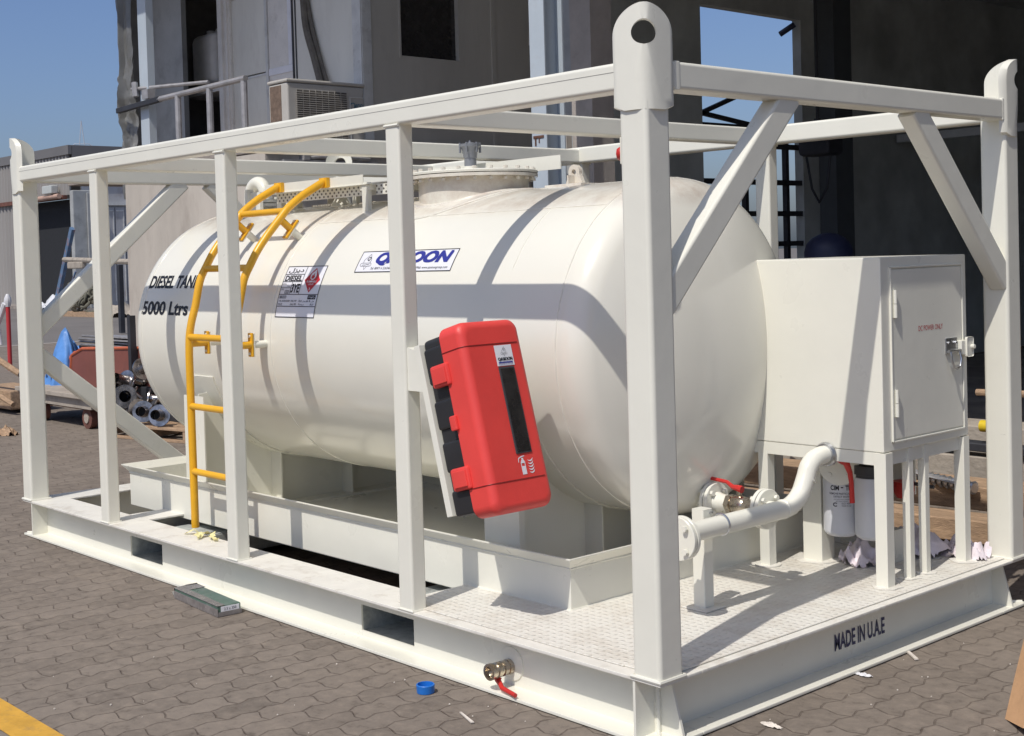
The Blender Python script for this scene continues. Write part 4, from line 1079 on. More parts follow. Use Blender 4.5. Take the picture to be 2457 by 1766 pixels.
tag(b.build('grit', litterm), 'fine pale grit scattered over the paving', 'grit', kind='stuff')
# cardboard at the right edge
b = MB(); b.prism([(.60, 1.02, .0), (.72, .90, .03), (.70, 1.35, .55), (.60, 1.32, .50), (.595, 1.10, .12)], (.05, .02, 0)); b.prism([(.60, 1.03, 0), (.95, 1.0, 0), (.95, 1.4, 0), (.60, 1.35, 0)], (0, 0, .01))
tag(b.build('cardboard_box', cardb), 'torn brown cardboard standing on the paving at the right edge', 'cardboard')

# ================================================================== left background: cart with scrap
ct = thing('yard_cart', (-9.9, 2.9, 0), 'low timber yard cart on rusty wheels carrying a maroon steel tub', 'cart')
b = MB(); b.box(-11.0, -9.3, 2.5, 2.62, .20, .30, .006); b.box(-11.0, -9.3, 3.3, 3.42, .20, .30, .006); b.box(-11.0, -9.2, 2.45, 3.45, .302, .345, .006); b.build('bed', woodg, ct)
for x in (-10.6, -9.5):
    for y in (2.55, 3.3):
        b = MB(); b.cyl((x, y, .105), (x, y + .07, .105), .105, seg=24); o = b.build('wheel', rustm, ct); b = MB(); b.cyl((x, y - .01, .105), (x, y + .08, .105), .05, seg=16); b.build('hub', woodg, o)
b = MB(); b.box(-10.4, -9.7, 2.6, 3.3, .17, .20); b.build('axle_frame', rustm, ct)
b = MB()
b.prism([(-10.62, 2.9, .44), (-10.55, 2.9, .66), (-10.30, 2.9, .735), (-8.6, 2.9, .80), (-8.6, 2.9, .35), (-10.45, 2.9, .35)], (0, .02, 0)); b.prism([(-10.62, 3.42, .44), (-10.55, 3.42, .66), (-10.30, 3.42, .735), (-8.6, 3.42, .80), (-8.6, 3.42, .35), (-10.45, 3.42, .35)], (0, .02, 0))
b.box(-10.5, -8.6, 2.92, 3.42, .348, .37); tub = b.build('tub', maroon, ct)
b = MB(); b.tube([(-10.62, 2.9, .44), (-10.56, 2.9, .66), (-10.30, 2.9, .737), (-8.6, 2.9, .802)], .016, 8); b.tube([(-10.64, 2.91, .60), (-10.56, 2.93, .67), (-10.5, 3.4, .68)], .03, 6); b.build('rim', orangem, ct)
b = MB(); b.box(-9.12, -9.06, 2.82, 2.88, .345, 1.10); b.build('stake', darksteel, ct)
crumple('tarpaulin', (-10.85, 3.05, .30), .36, .30, .50, 8, tarpm, 'crumpled bright blue tarpaulin heaped over the left end of the cart', 'tarpaulin', folds=.9)
b = MB(); rgs = []; apex = Vector((-10.74, 2.92, .95))
for j in range(1, 15):
    f = j / 14; R_ = []
    for k in range(72):
        a = 2 * PI * k / 72; rad = (.02 + .36 * f ** .85) * (1 + .16 * f * math.sin(a * 9 + 2 * noise.noise(Vector((f * 2, a, 0)))) + .10 * noise.noise(Vector((math.cos(a) * 2, math.sin(a) * 2, f * 3))))
        R_.append((apex.x - .10 * f + rad * math.cos(a), apex.y + rad * .6 * math.sin(a), apex.z - .80 * f + .03 * noise.noise(Vector((a * 2, f * 6, 1)))))
    rgs.append(b.ring(R_))
top = b.b.verts.new(apex)
for k in range(72): b.b.faces.new((top, rgs[0][k], rgs[0][(k + 1) % 72]))
for P_, Q_ in zip(rgs, rgs[1:]): b.bridge(P_, Q_)
tag(b.build('tarpaulin_peak', tarpm), 'draped blue tarpaulin rising to a point left of the steel angle bars', 'tarpaulin')
crumple('tarpaulin_edge', (-12.4, 3.1, 0), .6, .25, .12, 9, tarpm, 'flat blue tarpaulin edge on the ground at the far left', 'tarpaulin')
sa = None
for k in range(6):
    b = MB(); z = .69 + k * .030; y = 3.05 + .02 * (k % 2); x0 = -10.75 + .04 * (k % 3)
    b.box(x0, -8.8, y, y + .30, z, z + .006); b.box(x0, -8.8, y, y + .006, z, z + .022)
    o = b.build('steel_angle', galv if k > 1 else darksteel)
    tag(o, 'long grey steel angle bar in the bundle laid across the maroon tub', 'steel bar', 'steel angle bars stacked on the cart')
# heap of pipe fittings
def fitting(loc, rot, s_, kind, label):
    t_ = thing('pipe_fitting', loc, label, 'pipe fitting', 'stainless pipe fittings heaped behind the tank')
    mtx = Matrix.Translation(Vector(loc)) @ Matrix.Rotation(rot[2], 4, 'Z') @ Matrix.Rotation(rot[1], 4, 'Y') @ Matrix.Rotation(rot[0], 4, 'X')
    def xf(b):
        for v in b.b.verts: v.co = mtx @ (v.co * s_)
        return b
    b = MB(); b.lathe([(0, .055), (0, .11), (.018, .11), (.018, .06), (.05, .052), (.16, .05)], (0, 0, 0), (0, 0, 1), 24, False, False)
    if kind: b.lathe([(.16, .05), (.27, .052), (.30, .06), (.30, .11), (.318, .11), (.318, .055)], (0, 0, 0), (0, 0, 1), 24, False, False)
    xf(b).build('body', stainless, t_)
    b = MB(); b.lathe([(.001, .0), (.001, .053)], (0, 0, 0), (0, 0, 1), 20, False, False)
    b2 = xf(b); b2.build('bore', gasket, t_)
    b = MB()
    for k in range(8): q = 2 * PI * k / 8; b.lathe([(-.0015, 0), (-.0015, .008)], (.085 * math.cos(q), .085 * math.sin(q), 0), (0, 0, 1), 8, False, False)
    xf(b).build('bolt_hole', gasket, t_)
F_ = [((-9.03, 2.75, .47), (1.25, .0, .35), 1.0, 0, 'large flanged fitting with its dark bore facing out, at the top left of the heap'),
      ((-8.80, 2.80, .60), (.2, 1.35, .2), .95, 0, 'tilted flanged stub rising at the top of the heap beside the tank'),
      ((-8.98, 2.68, .33), (.2, 1.45, -.2), 1.0, 1, 'long flanged spool lying across the middle of the heap'),
      ((-8.62, 2.65, .24), (.5, 1.2, .5), .9, 0, 'fitting lying low in the middle of the heap'),
      ((-8.42, 2.60, .24), (1.45, 0, .9), .9, 0, 'pale flange standing on edge, left of a matching one'),
      ((-8.15, 2.62, .22), (1.4, 0, .8), .9, 0, 'pale flange standing on edge nearest the tank end'),
      ((-9.20, 2.80, .20), (1.1, .4, .2), .8, 0, 'small fitting at the lower left of the heap')]
for f in F_: fitting(*f)
random.seed(77)
for k in range(9):
    fitting((-9.15 + .13 * k + random.uniform(-.05, .05), 2.68 + .12 * (k % 3), .52 - .035 * k + random.uniform(-.06, .05)), (random.uniform(0, 3), random.uniform(0, 3), random.uniform(0, 3)), random.uniform(.6, .85), 0, 'shiny steel stub fitting jumbled among the others in the heap behind the tank')
b = MB(); b.box(-9.5, -7.2, 2.85, 3.6, .12, .42, .02); tag(b.build('steel_crate', darksteel), 'dark steel crate under the heap of pipe fittings', 'crate')
# pallets
def pallet(loc, rz, label, mt_=wood, layers=1):
    t_ = thing('pallet', loc, label, 'pallet', 'timber pallets', rz)
    def P_(b, n):
        o = b.build(n, mt_); o.parent = t_; return o
    for z0 in (0.001, .105):
        for k in range(6 if z0 > .05 else 3):
            y = -.42 + k * (.84 / (5 if z0 > .05 else 2)); b = MB(); b.box(-.6, .6, y - .045, y + .045, z0, z0 + .02, .003); P_(b, 'board')
    for x in (-.54, 0, .54):
        b = MB(); b.box(x - .045, x + .045, -.46, .46, .022, .104, .003); P_(b, 'bearer')
    return t_
pallet((-8.35, 2.95, 0), .25, 'timber pallet on the paving under the heap of pipe fittings')
# far rubble and pallets by the shed
random.seed(9)
crumple('rubble_heap', (-45.6, 18.0, -.03), 1.5, .5, .62, 41, whitep, 'pale heap of rubble and sheet at the dark shed doorway', 'rubble')
crumple('rubble_heap', (-36.5, 16.6, -.03), 1.2, .7, .55, 42, woodg, 'low grey scrap heap in front of the pale shed doors', 'rubble')
fr = MB()
for k in range(26):
    x, y, z = -38.6 + random.uniform(-1.0, 1.2), 16.2 + random.uniform(-.3, .3), .25 + random.uniform(0, .75)
    q = Matrix.Rotation(random.uniform(0, 3), 4, 'X') @ Matrix.Rotation(random.uniform(0, 3), 4, 'Y')
    pts = [Vector((x, y, z)) + (q @ Vector((.17 * math.cos(a), .17 * math.sin(a), 0))) for a in [2 * PI * i / 14 for i in range(14)]]
    fr.tube(pts, .045, 6, closed=True)
tag(fr.build('coil_heap', mat('coil_green', (.13, .125, .095), .8, var=.3, vs=2)), 'stack of dull green hose coils on pallets beyond the road', 'hose coils', kind='stuff')
b = MB(); b.box(-39.9, -36.6, 15.8, 16.6, -.02, .13); tag(b.build('pallet_row', wood), 'row of orange brown timber pallets under the hose coils', 'pallets')
# red and white pole, black posts
b = MB(); b.cyl((-17.67, 5.11, 0), (-17.67, 5.11, 1.12), .034, seg=12); po = tag(b.build('barrier_pole', redw), 'red barrier pole wrapped in white plastic at the left edge', 'pole')
b = MB(); b.lathe([(0, .04), (.08, .06), (.14, .05), (.2, .02)], (-17.67, 5.11, 1.0), (0, 0, 1), 9); b.tube([(-17.7, 5.08, 1.05), (-17.9, 5.02, .7), (-17.85, 5.05, .4)], [.05, .04, .02], 8); b.build('plastic_wrap', whitep, po)
b = MB(); b.box(-26.55, -26.43, 11.37, 11.48, 0, 1.62); b.build
tag(b.build('steel_post', darksteel), 'thin black steel post standing in front of the pale shed doors', 'post')
b = MB(); b.tube([(-41.9, 17, 1.88), (-36.2, 17, 1.70)], .09, 8); b.box(-41.5, -40.3, 16.9, 17.1, 1.55, 1.79, .05)
tag(b.build('lagged_pipe', woodg), 'pale lagged pipe run crossing in front of the shed', 'pipe')
b = MB(); b.rhs((-44.86, 18, .4), (-43.32, 18, 3.02), .14, .22, .02); b.rhs((-44.3, 18.1, .4), (-43.4, 18.1, 1.45), .06, .06, .01)
tag(b.build('leaning_mast', mat('blue_flaking_steel', (.10, .17, .28), .6, var=.3, vs=3, dirt=.9, dirtcol=(.45, .18, .08), ds=4)), 'flaking blue and rust steel mast leaning beside the dark shed doorway', 'mast')
# scrap at far left
b = MB(); b.tube([(-12.2, 2.3, .9), (-11.2, 2.6, .45)], .035, 8); b.tube([(-12.4, 2.2, .60), (-11.3, 2.55, .12)], .03, 8); b.box(-12.6, -11.5, 2.6, 3.1, .04, .25, .02)
tag(b.build('scrap_timber', wood), 'leaning poles and timber scraps at the left edge behind the far corner post', 'timber')
# overhead pylon
py = thing('pylon', (-300, 150, 0), 'distant lattice power pylon above the shed roof', 'pylon')
PB = Vector((-300 * .0, 0, 0))
def polar(pxx, dist, z):   # helper for far scenery: bearing measured from the yard
    return z
dirp = Vector((-.9515, .4470, 0)).normalized(); c = Vector((2.74, -3.15, 0)) + dirp * 420; py.location = (c.x, c.y, 0)
b = MB(); sd = Vector((-dirp.y, dirp.x, 0))
for s1 in (-1, 1): b.tube([c + sd * 3.2 * s1, c + sd * .8 * s1 + Vector((0, 0, 38)), c + Vector((0, 0, 46))], .13, 4)
for k in range(11):
    z = 3.5 * k; w0 = 3.2 - 2.4 * z / 38; w1 = 3.2 - 2.4 * (z + 3.5) / 38
    b.tube([c + sd * w0 + Vector((0, 0, z)), c - sd * w1 + Vector((0, 0, z + 3.5))], .09, 4); b.tube([c - sd * w0 + Vector((0, 0, z)), c + sd * w1 + Vector((0, 0, z + 3.5))], .09, 4)
b.tube([c + sd * 9 + Vector((0, 0, 34.5)), c + sd * 2 + Vector((0, 0, 39)), c - sd * 2 + Vector((0, 0, 39)), c - sd * 9 + Vector((0, 0, 34.5))], .11, 4)
b.build('lattice', towerm, py)

# ================================================================== corrugated shed across the road
sh = thing('corrugated_shed', (-46.5, 19.5, 0), 'weathered corrugated metal shed with a wide dark doorway across the road', 'shed')
SXc, SY = -46.5, 19.5
def corr(x0, x1, z0, z1, y, nx_, amp):
    b = MB(); prev = None
    for i in range(nx_ * 4 + 1):
        x = x0 + (x1 - x0) * i / (nx_ * 4); yy = y - amp * (1, 1, 0, 0)[i % 4]
        cur = (b.b.verts.new((x, yy, z0)), b.b.verts.new((x, yy, z1)))
        if prev: b.b.faces.new((prev[0], cur[0], cur[1], prev[1]))
        prev = cur
    return b
corr(-80, SXc, 4.44, 6.0, SY, 110, .10).build('upper_sheeting', shedm, sh)
corr(-80, -51.2, -.03, 4.28, SY, 80, .10).build('lower_sheeting', shedm, sh)
b = MB(); b.box(-80, SXc + .1, SY - .15, SY, 6.0, 6.36); b.box(SXc, SXc + .1, SY + .02, SY + 30, 5.1, 6.36); b.build('fascia', shedd, sh)
b = MB(); b.box(-80, -46.9, SY - .2, SY - .02, 4.28, 4.44); b.build('door_header', rustm, sh)
b = MB(); b.box(-51.2, -46.7, SY + .3, SY + .4, -.03, 4.3); b.build('doorway_shade_sheet', shedshade, sh)  # near-black sheet across the doorway, its colour standing in for the shade inside
b = MB(); b.box(-46.55, -46.25, SY - .1, SY + .75, -.03, 4.6, .05); b.box(-46.24, -46.15, SY + .45, SY + .62, -.03, 4.5, .03); b.build('rolled_curtain', clad, sh)
b = MB(); b.cyl((-50.6, SY - .35, 4.36), (-46.9, SY - .35, 4.40), .10, seg=12); b.build('roller', mat('roller_paint', (.42, .28, .22), .7, var=.2, vs=1.5), sh)
b = MB(); b.box(-48.2, -47.3, SY - .5, SY - .2, 4.52, 4.85, .05); b.build('floodlight', mat('lamp_glass', (.5, .52, .5), .3), sh)
b = MB(); b.box(SXc - .1, SXc, SY + .4, SY + 30, -.03, 5.1); b.build('side_wall', doorw, sh)
b = MB(); b.box(-80, SXc, SY + .4, SY + 30, 6.1, 6.2); b.build('roof', shedd, sh)
for k in range(5):
    y0_ = SY + 1.32 + k * .44; b = MB(); b.box(SXc + .01, SXc + .06, y0_, y0_ + .41, .05, 3.95, .01); o = b.build('door_leaf', doorw, sh)
    b = MB(); b.box(SXc + .06, SXc + .08, y0_ + .03, y0_ + .37, 3.78, 3.84); b.box(SXc + .06, SXc + .08, y0_ + .33, y0_ + .37, .2, 3.8); b.build('batten', cladl, o)
b = MB(); b.box(SXc + .01, SXc + .15, SY + 1.25, SY + 4, 4.02, 4.12); b.build('door_lintel', cladl, sh)
b = MB(); b.box(-80, SXc + .3, SY - .8, SY + .1, -.03, .10); b.build('plinth', slabm, sh)

# ================================================================== the workshop building behind
bl = thing('workshop_building', (-6.78, 4.0, 0), 'concrete and steel workshop with an upper site cabin and a dark open bay', 'building')
bl.location = (-6.78, 4, 0)
YF = 4.0; XC = -6.78
b = MB(); b.box(-9.33, XC - .01, 2.96, 3.20, -.01, 2.50); b.box(XC - .26, XC - .01, 3.201, 6.05, -.01, 2.50); b.build('concrete_wall', concrete, bl)
b = MB(); b.box(-9.40, XC + .05, 2.95, 6.3, 2.505, 2.63, .01); b.box(-11.6, -9.401, 3.4, 6.3, 2.505, 2.63, .01); b.build('floor_slab', slabm, bl)
# cabin, -Y face
b = MB(); b.box(-7.86, XC - .003, YF, YF + .08, 2.632, 5.4); b.build('cabin_wall', cabin, bl)
b = MB(); b.box(-9.20, -8.96, YF - .02, YF + .1, 2.632, 5.4); b.box(-9.12, -9.08, YF - .045, YF - .02, 2.632, 5.4); b.box(-9.02, -8.99, YF - .04, YF - .02, 2.632, 5.4); b.box(-8.96, -7.86, YF - .02, YF + .1, 4.23, 4.42); b.build('door_frame', cabin2, bl)
b = MB(); b.box(-8.955, -8.335, YF + .005, YF + .045, 2.66, 3.42); b.box(-8.955, -8.335, YF + .005, YF + .045, 3.44, 4.22); b.build('door', cabin, bl)
b = MB(); b.box(-8.335, -8.295, YF - .01, YF + .05, 2.64, 4.23); b.box(-8.955, -8.34, YF + .0, YF + .003, 3.40, 3.425); b.build('door_trim', cladl, bl)
b = MB(); b.box(-8.290, -7.862, YF + .005, YF + .05, 2.64, 4.6); b.build('side_panel', cabin2, bl)
b = MB(); b.box(-8.29, -7.88, YF - .004, YF + .003, 3.385, 3.45); b.box(-7.94, -7.88, YF - .0042, YF + .003, 3.452, 4.5); b.build('panel_trim', mat('pale_trim', (.80, .80, .84), .5), bl)
b = MB(); b.box(-7.865, -7.845, YF - .012, YF - .001, 2.64, 4.6); b.box(-7.815, -7.80, YF - .008, YF - .001, 2.64, 4.6); b.build('joint_strip', gasket, bl)
b = MB(); b.box(-6.90, XC + .004, YF - .012, YF - .002, 2.64, 4.6); b.box(XC - .001, XC + .012, YF - .001, YF + .10, 2.64, 5.3); b.build('corner_trim', cladl, bl)
b = MB(); b.tube(smooth([(-7.66, YF - .05, 4.6), (-7.60, YF - .05, 4.1), (-7.55, YF - .06, 3.75), (-7.42, YF - .07, 3.45), (-7.25, YF - .10, 3.1)]), [.035] * 17, 8)
b.tube(smooth([(-7.62, YF - .03, 4.6), (-7.58, YF - .03, 4.1), (-7.50, YF - .03, 3.75), (-7.36, YF - .04, 3.4), (-7.20, YF - .06, 3.1)]), .02, 6); b.build('refrigerant_hose', mat('hose_tape', (.14, .125, .105), .8, var=.25, vs=14), bl)
# cabin, +X face
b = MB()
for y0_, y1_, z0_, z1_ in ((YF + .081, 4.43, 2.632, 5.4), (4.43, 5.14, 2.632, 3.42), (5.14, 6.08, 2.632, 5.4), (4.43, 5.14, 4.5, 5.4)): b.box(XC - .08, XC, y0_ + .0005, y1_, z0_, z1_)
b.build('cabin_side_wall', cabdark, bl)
b = MB(); b.box(XC - .10, XC - .05, 4.43, 5.14, 3.42, 4.5); b.build('window', glass, bl)
b = MB(); b.box(XC, XC + .012, 5.55, 5.60, 2.64, 5.3); b.box(XC, XC + .010, 4.42, 4.44, 3.40, 5.3); b.build('wall_batten', cabdark, bl)
b = MB(); b.tube([(XC + .12, 6.05, 4.6), (XC + .13, 6.04, 4.0), (XC + .10, 5.98, 3.75), (XC + .11, 5.96, 3.62)], .012, 6); b.build('loose_rope', litterm, bl)
# left part of upper floor
b = MB(); b.box(-11.32, -10.50, YF + .3, YF + .36, 2.632, 5.4); b.build('grey_panel', clad, bl)
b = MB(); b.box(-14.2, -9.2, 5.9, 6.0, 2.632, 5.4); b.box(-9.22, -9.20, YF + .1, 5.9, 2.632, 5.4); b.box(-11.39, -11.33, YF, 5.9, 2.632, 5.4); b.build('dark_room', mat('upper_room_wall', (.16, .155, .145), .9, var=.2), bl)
b = MB(); b.box(-9.13, -8.96, 3.05, 3.13, 2.632, 5.3, .004); b.build('balcony_column', colblue, bl)
b = MB()
random.seed(3); prevr = None
for j in range(110):
    z = 2.25 + 3.1 * j / 109; rw = []
    k_ = .25 + max(0, 1 - abs(z - 3.05) / .75)
    for i in range(19):
        x = -9.66 + .30 * i / 18
        fold = .05 * noise.noise(Vector((i * .22, z * 2.2, 1))) + .035 * abs(noise.noise(Vector((i * .45, z * 5.5, 4)))) + .012 * noise.noise(Vector((i * .9, z * 14, 7)))
        rw.append(b.b.verts.new((x + .045 * k_ * noise.noise(Vector((z * 3.1, 0, 2))) * (1 - i / 18), 3.10 + 1.5 * k_ * fold - (.05 if 6 <= i <= 7 else 0), z)))
    if prevr:
        for i in range(18): b.b.faces.new((prevr[i], prevr[i + 1], rw[i + 1], rw[i]))
    prevr = rw
bmesh.ops.solidify(b.b, geom=b.b.faces[:], thickness=.006)
b.build('crumpled_sheeting', mat('crumpled_zinc', (.40, .40, .385), .4, .3, var=.15, vs=4, dirt=.5, dirtcol=(.2, .18, .16), ds=7), bl, smooth=28)
b = MB(); b.box(-9.34, -9.28, 3.16, 3.22, 2.25, 5.3); b.build('dark_post', darksteel, bl)
# canopy above the balcony and the front edge of the bay roof (both above the picture)
b = MB(); b.box(-13.5, -5.4, 2.08, 6.5, 5.5, 5.62); b.build('canopy', cladl, bl)
b = MB(); b.box(-5.39, 11.5, 3.0, 22, 5.0, 5.15); b.box(-6.9, -5.39, 6.501, 22, 5.0, 5.15); b.box(-13.5, -6.9, 6.501, 7.6, 5.5, 5.62); b.build('roof', darkwall, bl)
# railing on the balcony
rl = b = MB(); b.tube([(-8.66, 3.0, 3.145), (-7.12, 3.0, 3.160)], .026, 10)
for x in (-8.30, -7.73, -7.15): b.tube([(x, 3.0, 2.63), (x, 3.0, 3.14)], .030, 10)
rail = b.build('railing', galv, bl)
b = MB(); b.rhs((-9.50, 3.0, 3.12), (-8.64, 3.0, 3.145), .05, .05, .004, seg=1); b.build('rail_angle', darksteel, rail)
b = MB(); b.tube([(-9.2, 3.0, 3.30), (-8.25, 3.3, 3.28)], .018, 8); b.tube([(-9.12, 3.0, 3.22), (-9.14, 3.0, 3.36)], .03, 6); b.box(-9.0, -8.88, 3.0, 3.08, 3.18, 3.27); b.build('scaffold_clamp', galv, rail)
# columns
def hcol(name, x0, x1, y0, y1, z1, mt_):
    b = MB(); t_ = .012
    b.box(x0, x1, y0, y0 + t_, 0, z1); b.box(x0, x1, y1 - t_, y1, 0, z1); b.box((x0 + x1) / 2 - .006, (x0 + x1) / 2 + .006, y0 + t_, y1 - t_, 0, z1); return b.build(name, mt_, bl)
cA = hcol('steel_column', -4.417, -4.262, 3.78, 3.98, 4.99, colblue)
b = MB(); b.box(-4.40, -4.29, 3.774, 3.779, 2.435, 2.455, .002); b.box(-4.385, -4.37, 3.776, 3.779, 2.38, 2.434); b.box(-4.345, -4.335, 3.776, 3.779, 2.40, 2.434); b.build('rust_stain', rustspot, cA)
b = MB(); b.box(-4.62, -4.40, 4.42, 4.66, 0, 4.99); b.build('concrete_column', colgrey, bl)
b = MB(); b.box(-4.98, -4.66, 4.60, 4.66, 0, 4.99); b.build('infill_panel', clad, bl)
b = MB(); b.box(-4.98, -4.63, 4.36, 4.42, 2.36, 2.50); b.build('beam_edge', concrete, bl)
# workshop enclosure: left side wall with openings, back, right, interior
b = MB()
for y0_, y1_, z0_, z1_ in ((6.1, 8.725, 0, 5.0), (8.725, 10.63, 4.325, 5.0), (8.725, 10.63, 0, .95), (10.63, 11.02, 0, 5.0), (11.02, 11.30, 0, 2.0), (11.02, 11.30, 2.80, 5.0), (11.3, 20, 0, 5.0)):
    b.box(XC - .12, XC, y0_, y1_, z0_, z1_)
b.box(-6.9, 11.4, 20, 20.2, 0, 5.5); b.box(11.2, 11.4, 3.0, 20, 0, 5.0)
b.build('bay_wall', darkwall, bl)
b = MB()
for z in (2.98, 2.78, 2.35, 1.98, 1.62, 1.25): b.box(XC - .08, XC - .02, 8.72, 11.3, z - .03, z + .03)
for y in (9.55, 10.05, 10.35): b.box(XC - .09, XC - .03, y - .03, y + .03, .95, 2.98)
b.rhs((XC - .05, 8.72, 3.10), (XC - .05, 9.9, 3.50), .05, .05, .005); b.rhs((XC - .05, 8.72, 3.12), (XC - .05, 10.3, 2.95), .05, .05, .005)
b.build('window_bars', darksteel, bl)
b = MB(); b.box(XC + .01, XC + .25, 10.95, 11.32, 0, 5.0); b.build('bay_column', mat('bay_column_paint', (.09, .10, .11), .7), bl)
b = MB(); b.tube([(XC - .22, 10.52, 4.17), (XC - .05, 10.58, 4.27)], .035, 10); b.build('rain_spout', bluedrum, bl)
b = MB(); b.box(-2.0, 11, 13.0, 13.3, 1.9, 2.15); b.box(-6.7, 11, 12.6, 12.7, 2.9, 3.0); b.tube([(-3.2, 10, 4.9), (-3.2, 10, 2.0)], .03, 8); b.tube([(-3.15, 10, 2.4), (-1.9, 9, .6)], .05, 8); b.build('inside_steelwork', mat('inside_steel', (.6, .62, .62), .6), bl)
ho = b = MB(); b.tube([(-5.6, 9.2, 2.95), (-5.6, 9.2, 2.55)], .04, 8); b.box(-5.8, -5.4, 9.1, 9.4, 2.55, 2.85, .05); b.tube([(-5.75, 9.2, 2.55), (-5.72, 9.25, 2.2), (-5.6, 9.2, 2.05), (-5.5, 9.2, 2.2), (-5.45, 9.2, 2.55)], .015, 6)
hoo = b.build('chain_hoist', darksteel); tag(hoo, 'dark chain hoist hanging in front of the barred workshop window', 'hoist')
b = MB(); b.tube([(-5.6, 9.2, 2.9), (-5.6, 9.2, 5.0)], .02, 6); b.build('hoist_chain', darksteel, hoo)
tag(MB().quad((-6.6, 6.0, .006), (11, 6.0, .006), (11, 19.9, .006), (-6.6, 19.9, .006)).build('workshop_floor', darkfloor), kind='structure')
b = MB(); b.lathe([(0, .19), (.90, .19), (1.0, .19), (1.06, .175), (1.11, .13), (1.145, .06), (1.15, 0)], (-3.36, 6.0, .53), (0, 0, 1), 32); b.lathe([(0, .3), (.53, .3)], (-3.30, 6.0, 0.002), (0, 0, 1), 16)
tag(b.build('blue_drum', bluedrum), 'dark blue plastic drum with a domed top inside the workshop, behind the cabinet', 'drum')
b = MB(); b.box(-1.65, -1.30, 8.0, 8.06, 1.9, 2.9, .05); tag(b.build('red_sheet', mat('dark_red_sheet', (.22, .02, .02), .7)), 'dark red sheet hanging inside the workshop at the right', 'sheet')
b = MB(); b.lathe([(0, .11), (1.0, .11), (1.1, .07), (1.14, .03), (1.2, .03)], (-.18, 3.1, 0), (0, 0, 1), 24); tag(b.build('gas_cylinder', orangeg), 'yellow gas cylinder standing at the right edge behind the corner post', 'gas cylinder')

# AC unit on the balcony (fan side faces +X)
ac = thing('ac_unit', (-6.95, 3.6, 2.63), 'weathered off-white outdoor air conditioner on the balcony edge below the cabin', 'air conditioner')
AX0, AX1, AY0, AY1, AZ0, AZ1 = -7.05, -6.76, 3.18, 4.02 - .03, 2.45, 3.10
b = MB(); b.box(AX0, AX1, AY0, AY1, AZ0 + .06, AZ1, .02, 3); b.build('casing', acm, ac)
b = MB(); b.box(AX0 - .01, AX1 + .01, AY0 - .01, AY1 + .01, AZ1, AZ1 + .03, .012); b.build('lid', acm, ac)
b = MB(); b.box(AX0 + .03, AX1 - .09, AY0 - .004, AY0 + .002, AZ0 + .1, AZ1 - .02); b.build('coil_side', mat('coil_brown', (.17, .12, .09), .8, var=.3, vs=30), ac)
gc = (3.53, 2.80)
b = MB(); b.lathe([(0, 0), (0, .245)], (AX1 + .001, gc[0], gc[1] - .01), (1, 0, 0), 40, False, False); b.box(AX1 + .0002, AX1 + .0008, 3.27, 3.80, 2.55, 3.04); b.build('fan_opening', acdark, ac)
b = MB()
for k in range(26): z = 2.555 + k * .0185; b.box(AX1 + .008, AX1 + .013, 3.265, 3.805, z, z + .005)
for k in range(9): y = 3.27 + k * .066; b.box(AX1 + .005, AX1 + .008, y, y + .004, 2.55, 3.045)
b.build('grille', mat('grille_grey', (.52, .49, .44), .5, dirt=.3, dirtcol=(.34, .28, .2), ds=12), ac)
b = MB()
for s0, s1 in (((3.83, 3.0), (3.985, 3.008)), ((3.83, 2.55), (3.838, 3.0))): b.box(AX1 + .001, AX1 + .008, s0[0], s1[0], s0[1], s1[1], .002)
b.build('valve_cover', cladl, ac)
put(text_bm('MIDEA', w=.11, h=.045, bold=.03, shear=.2), lambda u, v: Vector((AX1 + .003, 3.875 + u, 2.905 + v)), 'lettering', mat('ac_logo', (.10, .19, .26), .5), ac)
b = bmesh.new(); N = 20
for k in range(N - 3):
    a0, a1 = 2 * PI * k / N + .6, 2 * PI * (k + 1) / N + .6; add2d(b, [[(.024 * math.cos(a0), .024 * math.sin(a0)), (.024 * math.cos(a1), .024 * math.sin(a1)), (.018 * math.cos(a1), .018 * math.sin(a1)), (.018 * math.cos(a0), .018 * math.sin(a0))]])
put(b, lambda u, v: Vector((AX1 + .003, 3.865 + u * 1.4, 2.925 + v * 1.4)), 'logo_ring', mat('ac_logo2', (.10, .22, .30), .5), ac)
b = MB()
for y in (3.30, 3.85): b.box(AX0, AX1 + .05, y, y + .06, 2.44, 2.505)
b.box(AX1 - .02, AX1 + .04, 3.1, 4.1, 2.42, 2.44); b.build('mounting_foot', galv, ac)
b = MB(); b.tube(smooth([(-6.80, 3.25, 2.34), (-6.75, 3.35, 2.45), (-6.72, 3.6, 2.47), (-6.72, 4.0, 2.46)]), .018, 8); b.build('hose', galv, ac)
# jerrycan in the dark room
b = MB(); b.box(-10.95, -10.42, 4.65, 5.05, 3.62, 4.20, .09, 4); b.box(-11.1, -10.1, 4.6, 5.1, 3.50, 3.60); jc = tag(b.build('jerrycan', jerry), 'large whitish plastic jerrycan on a shelf in the dark upper room', 'jerrycan')
b = MB(); b.cyl((-10.80, 4.85, 4.20), (-10.80, 4.85, 4.26), .05, seg=16); b.tube([(-10.7, 4.85, 4.18), (-10.65, 4.85, 4.25), (-10.52, 4.85, 4.25), (-10.48, 4.85, 4.18)], .025, 8); b.build('cap_and_handle', jerry, jc)

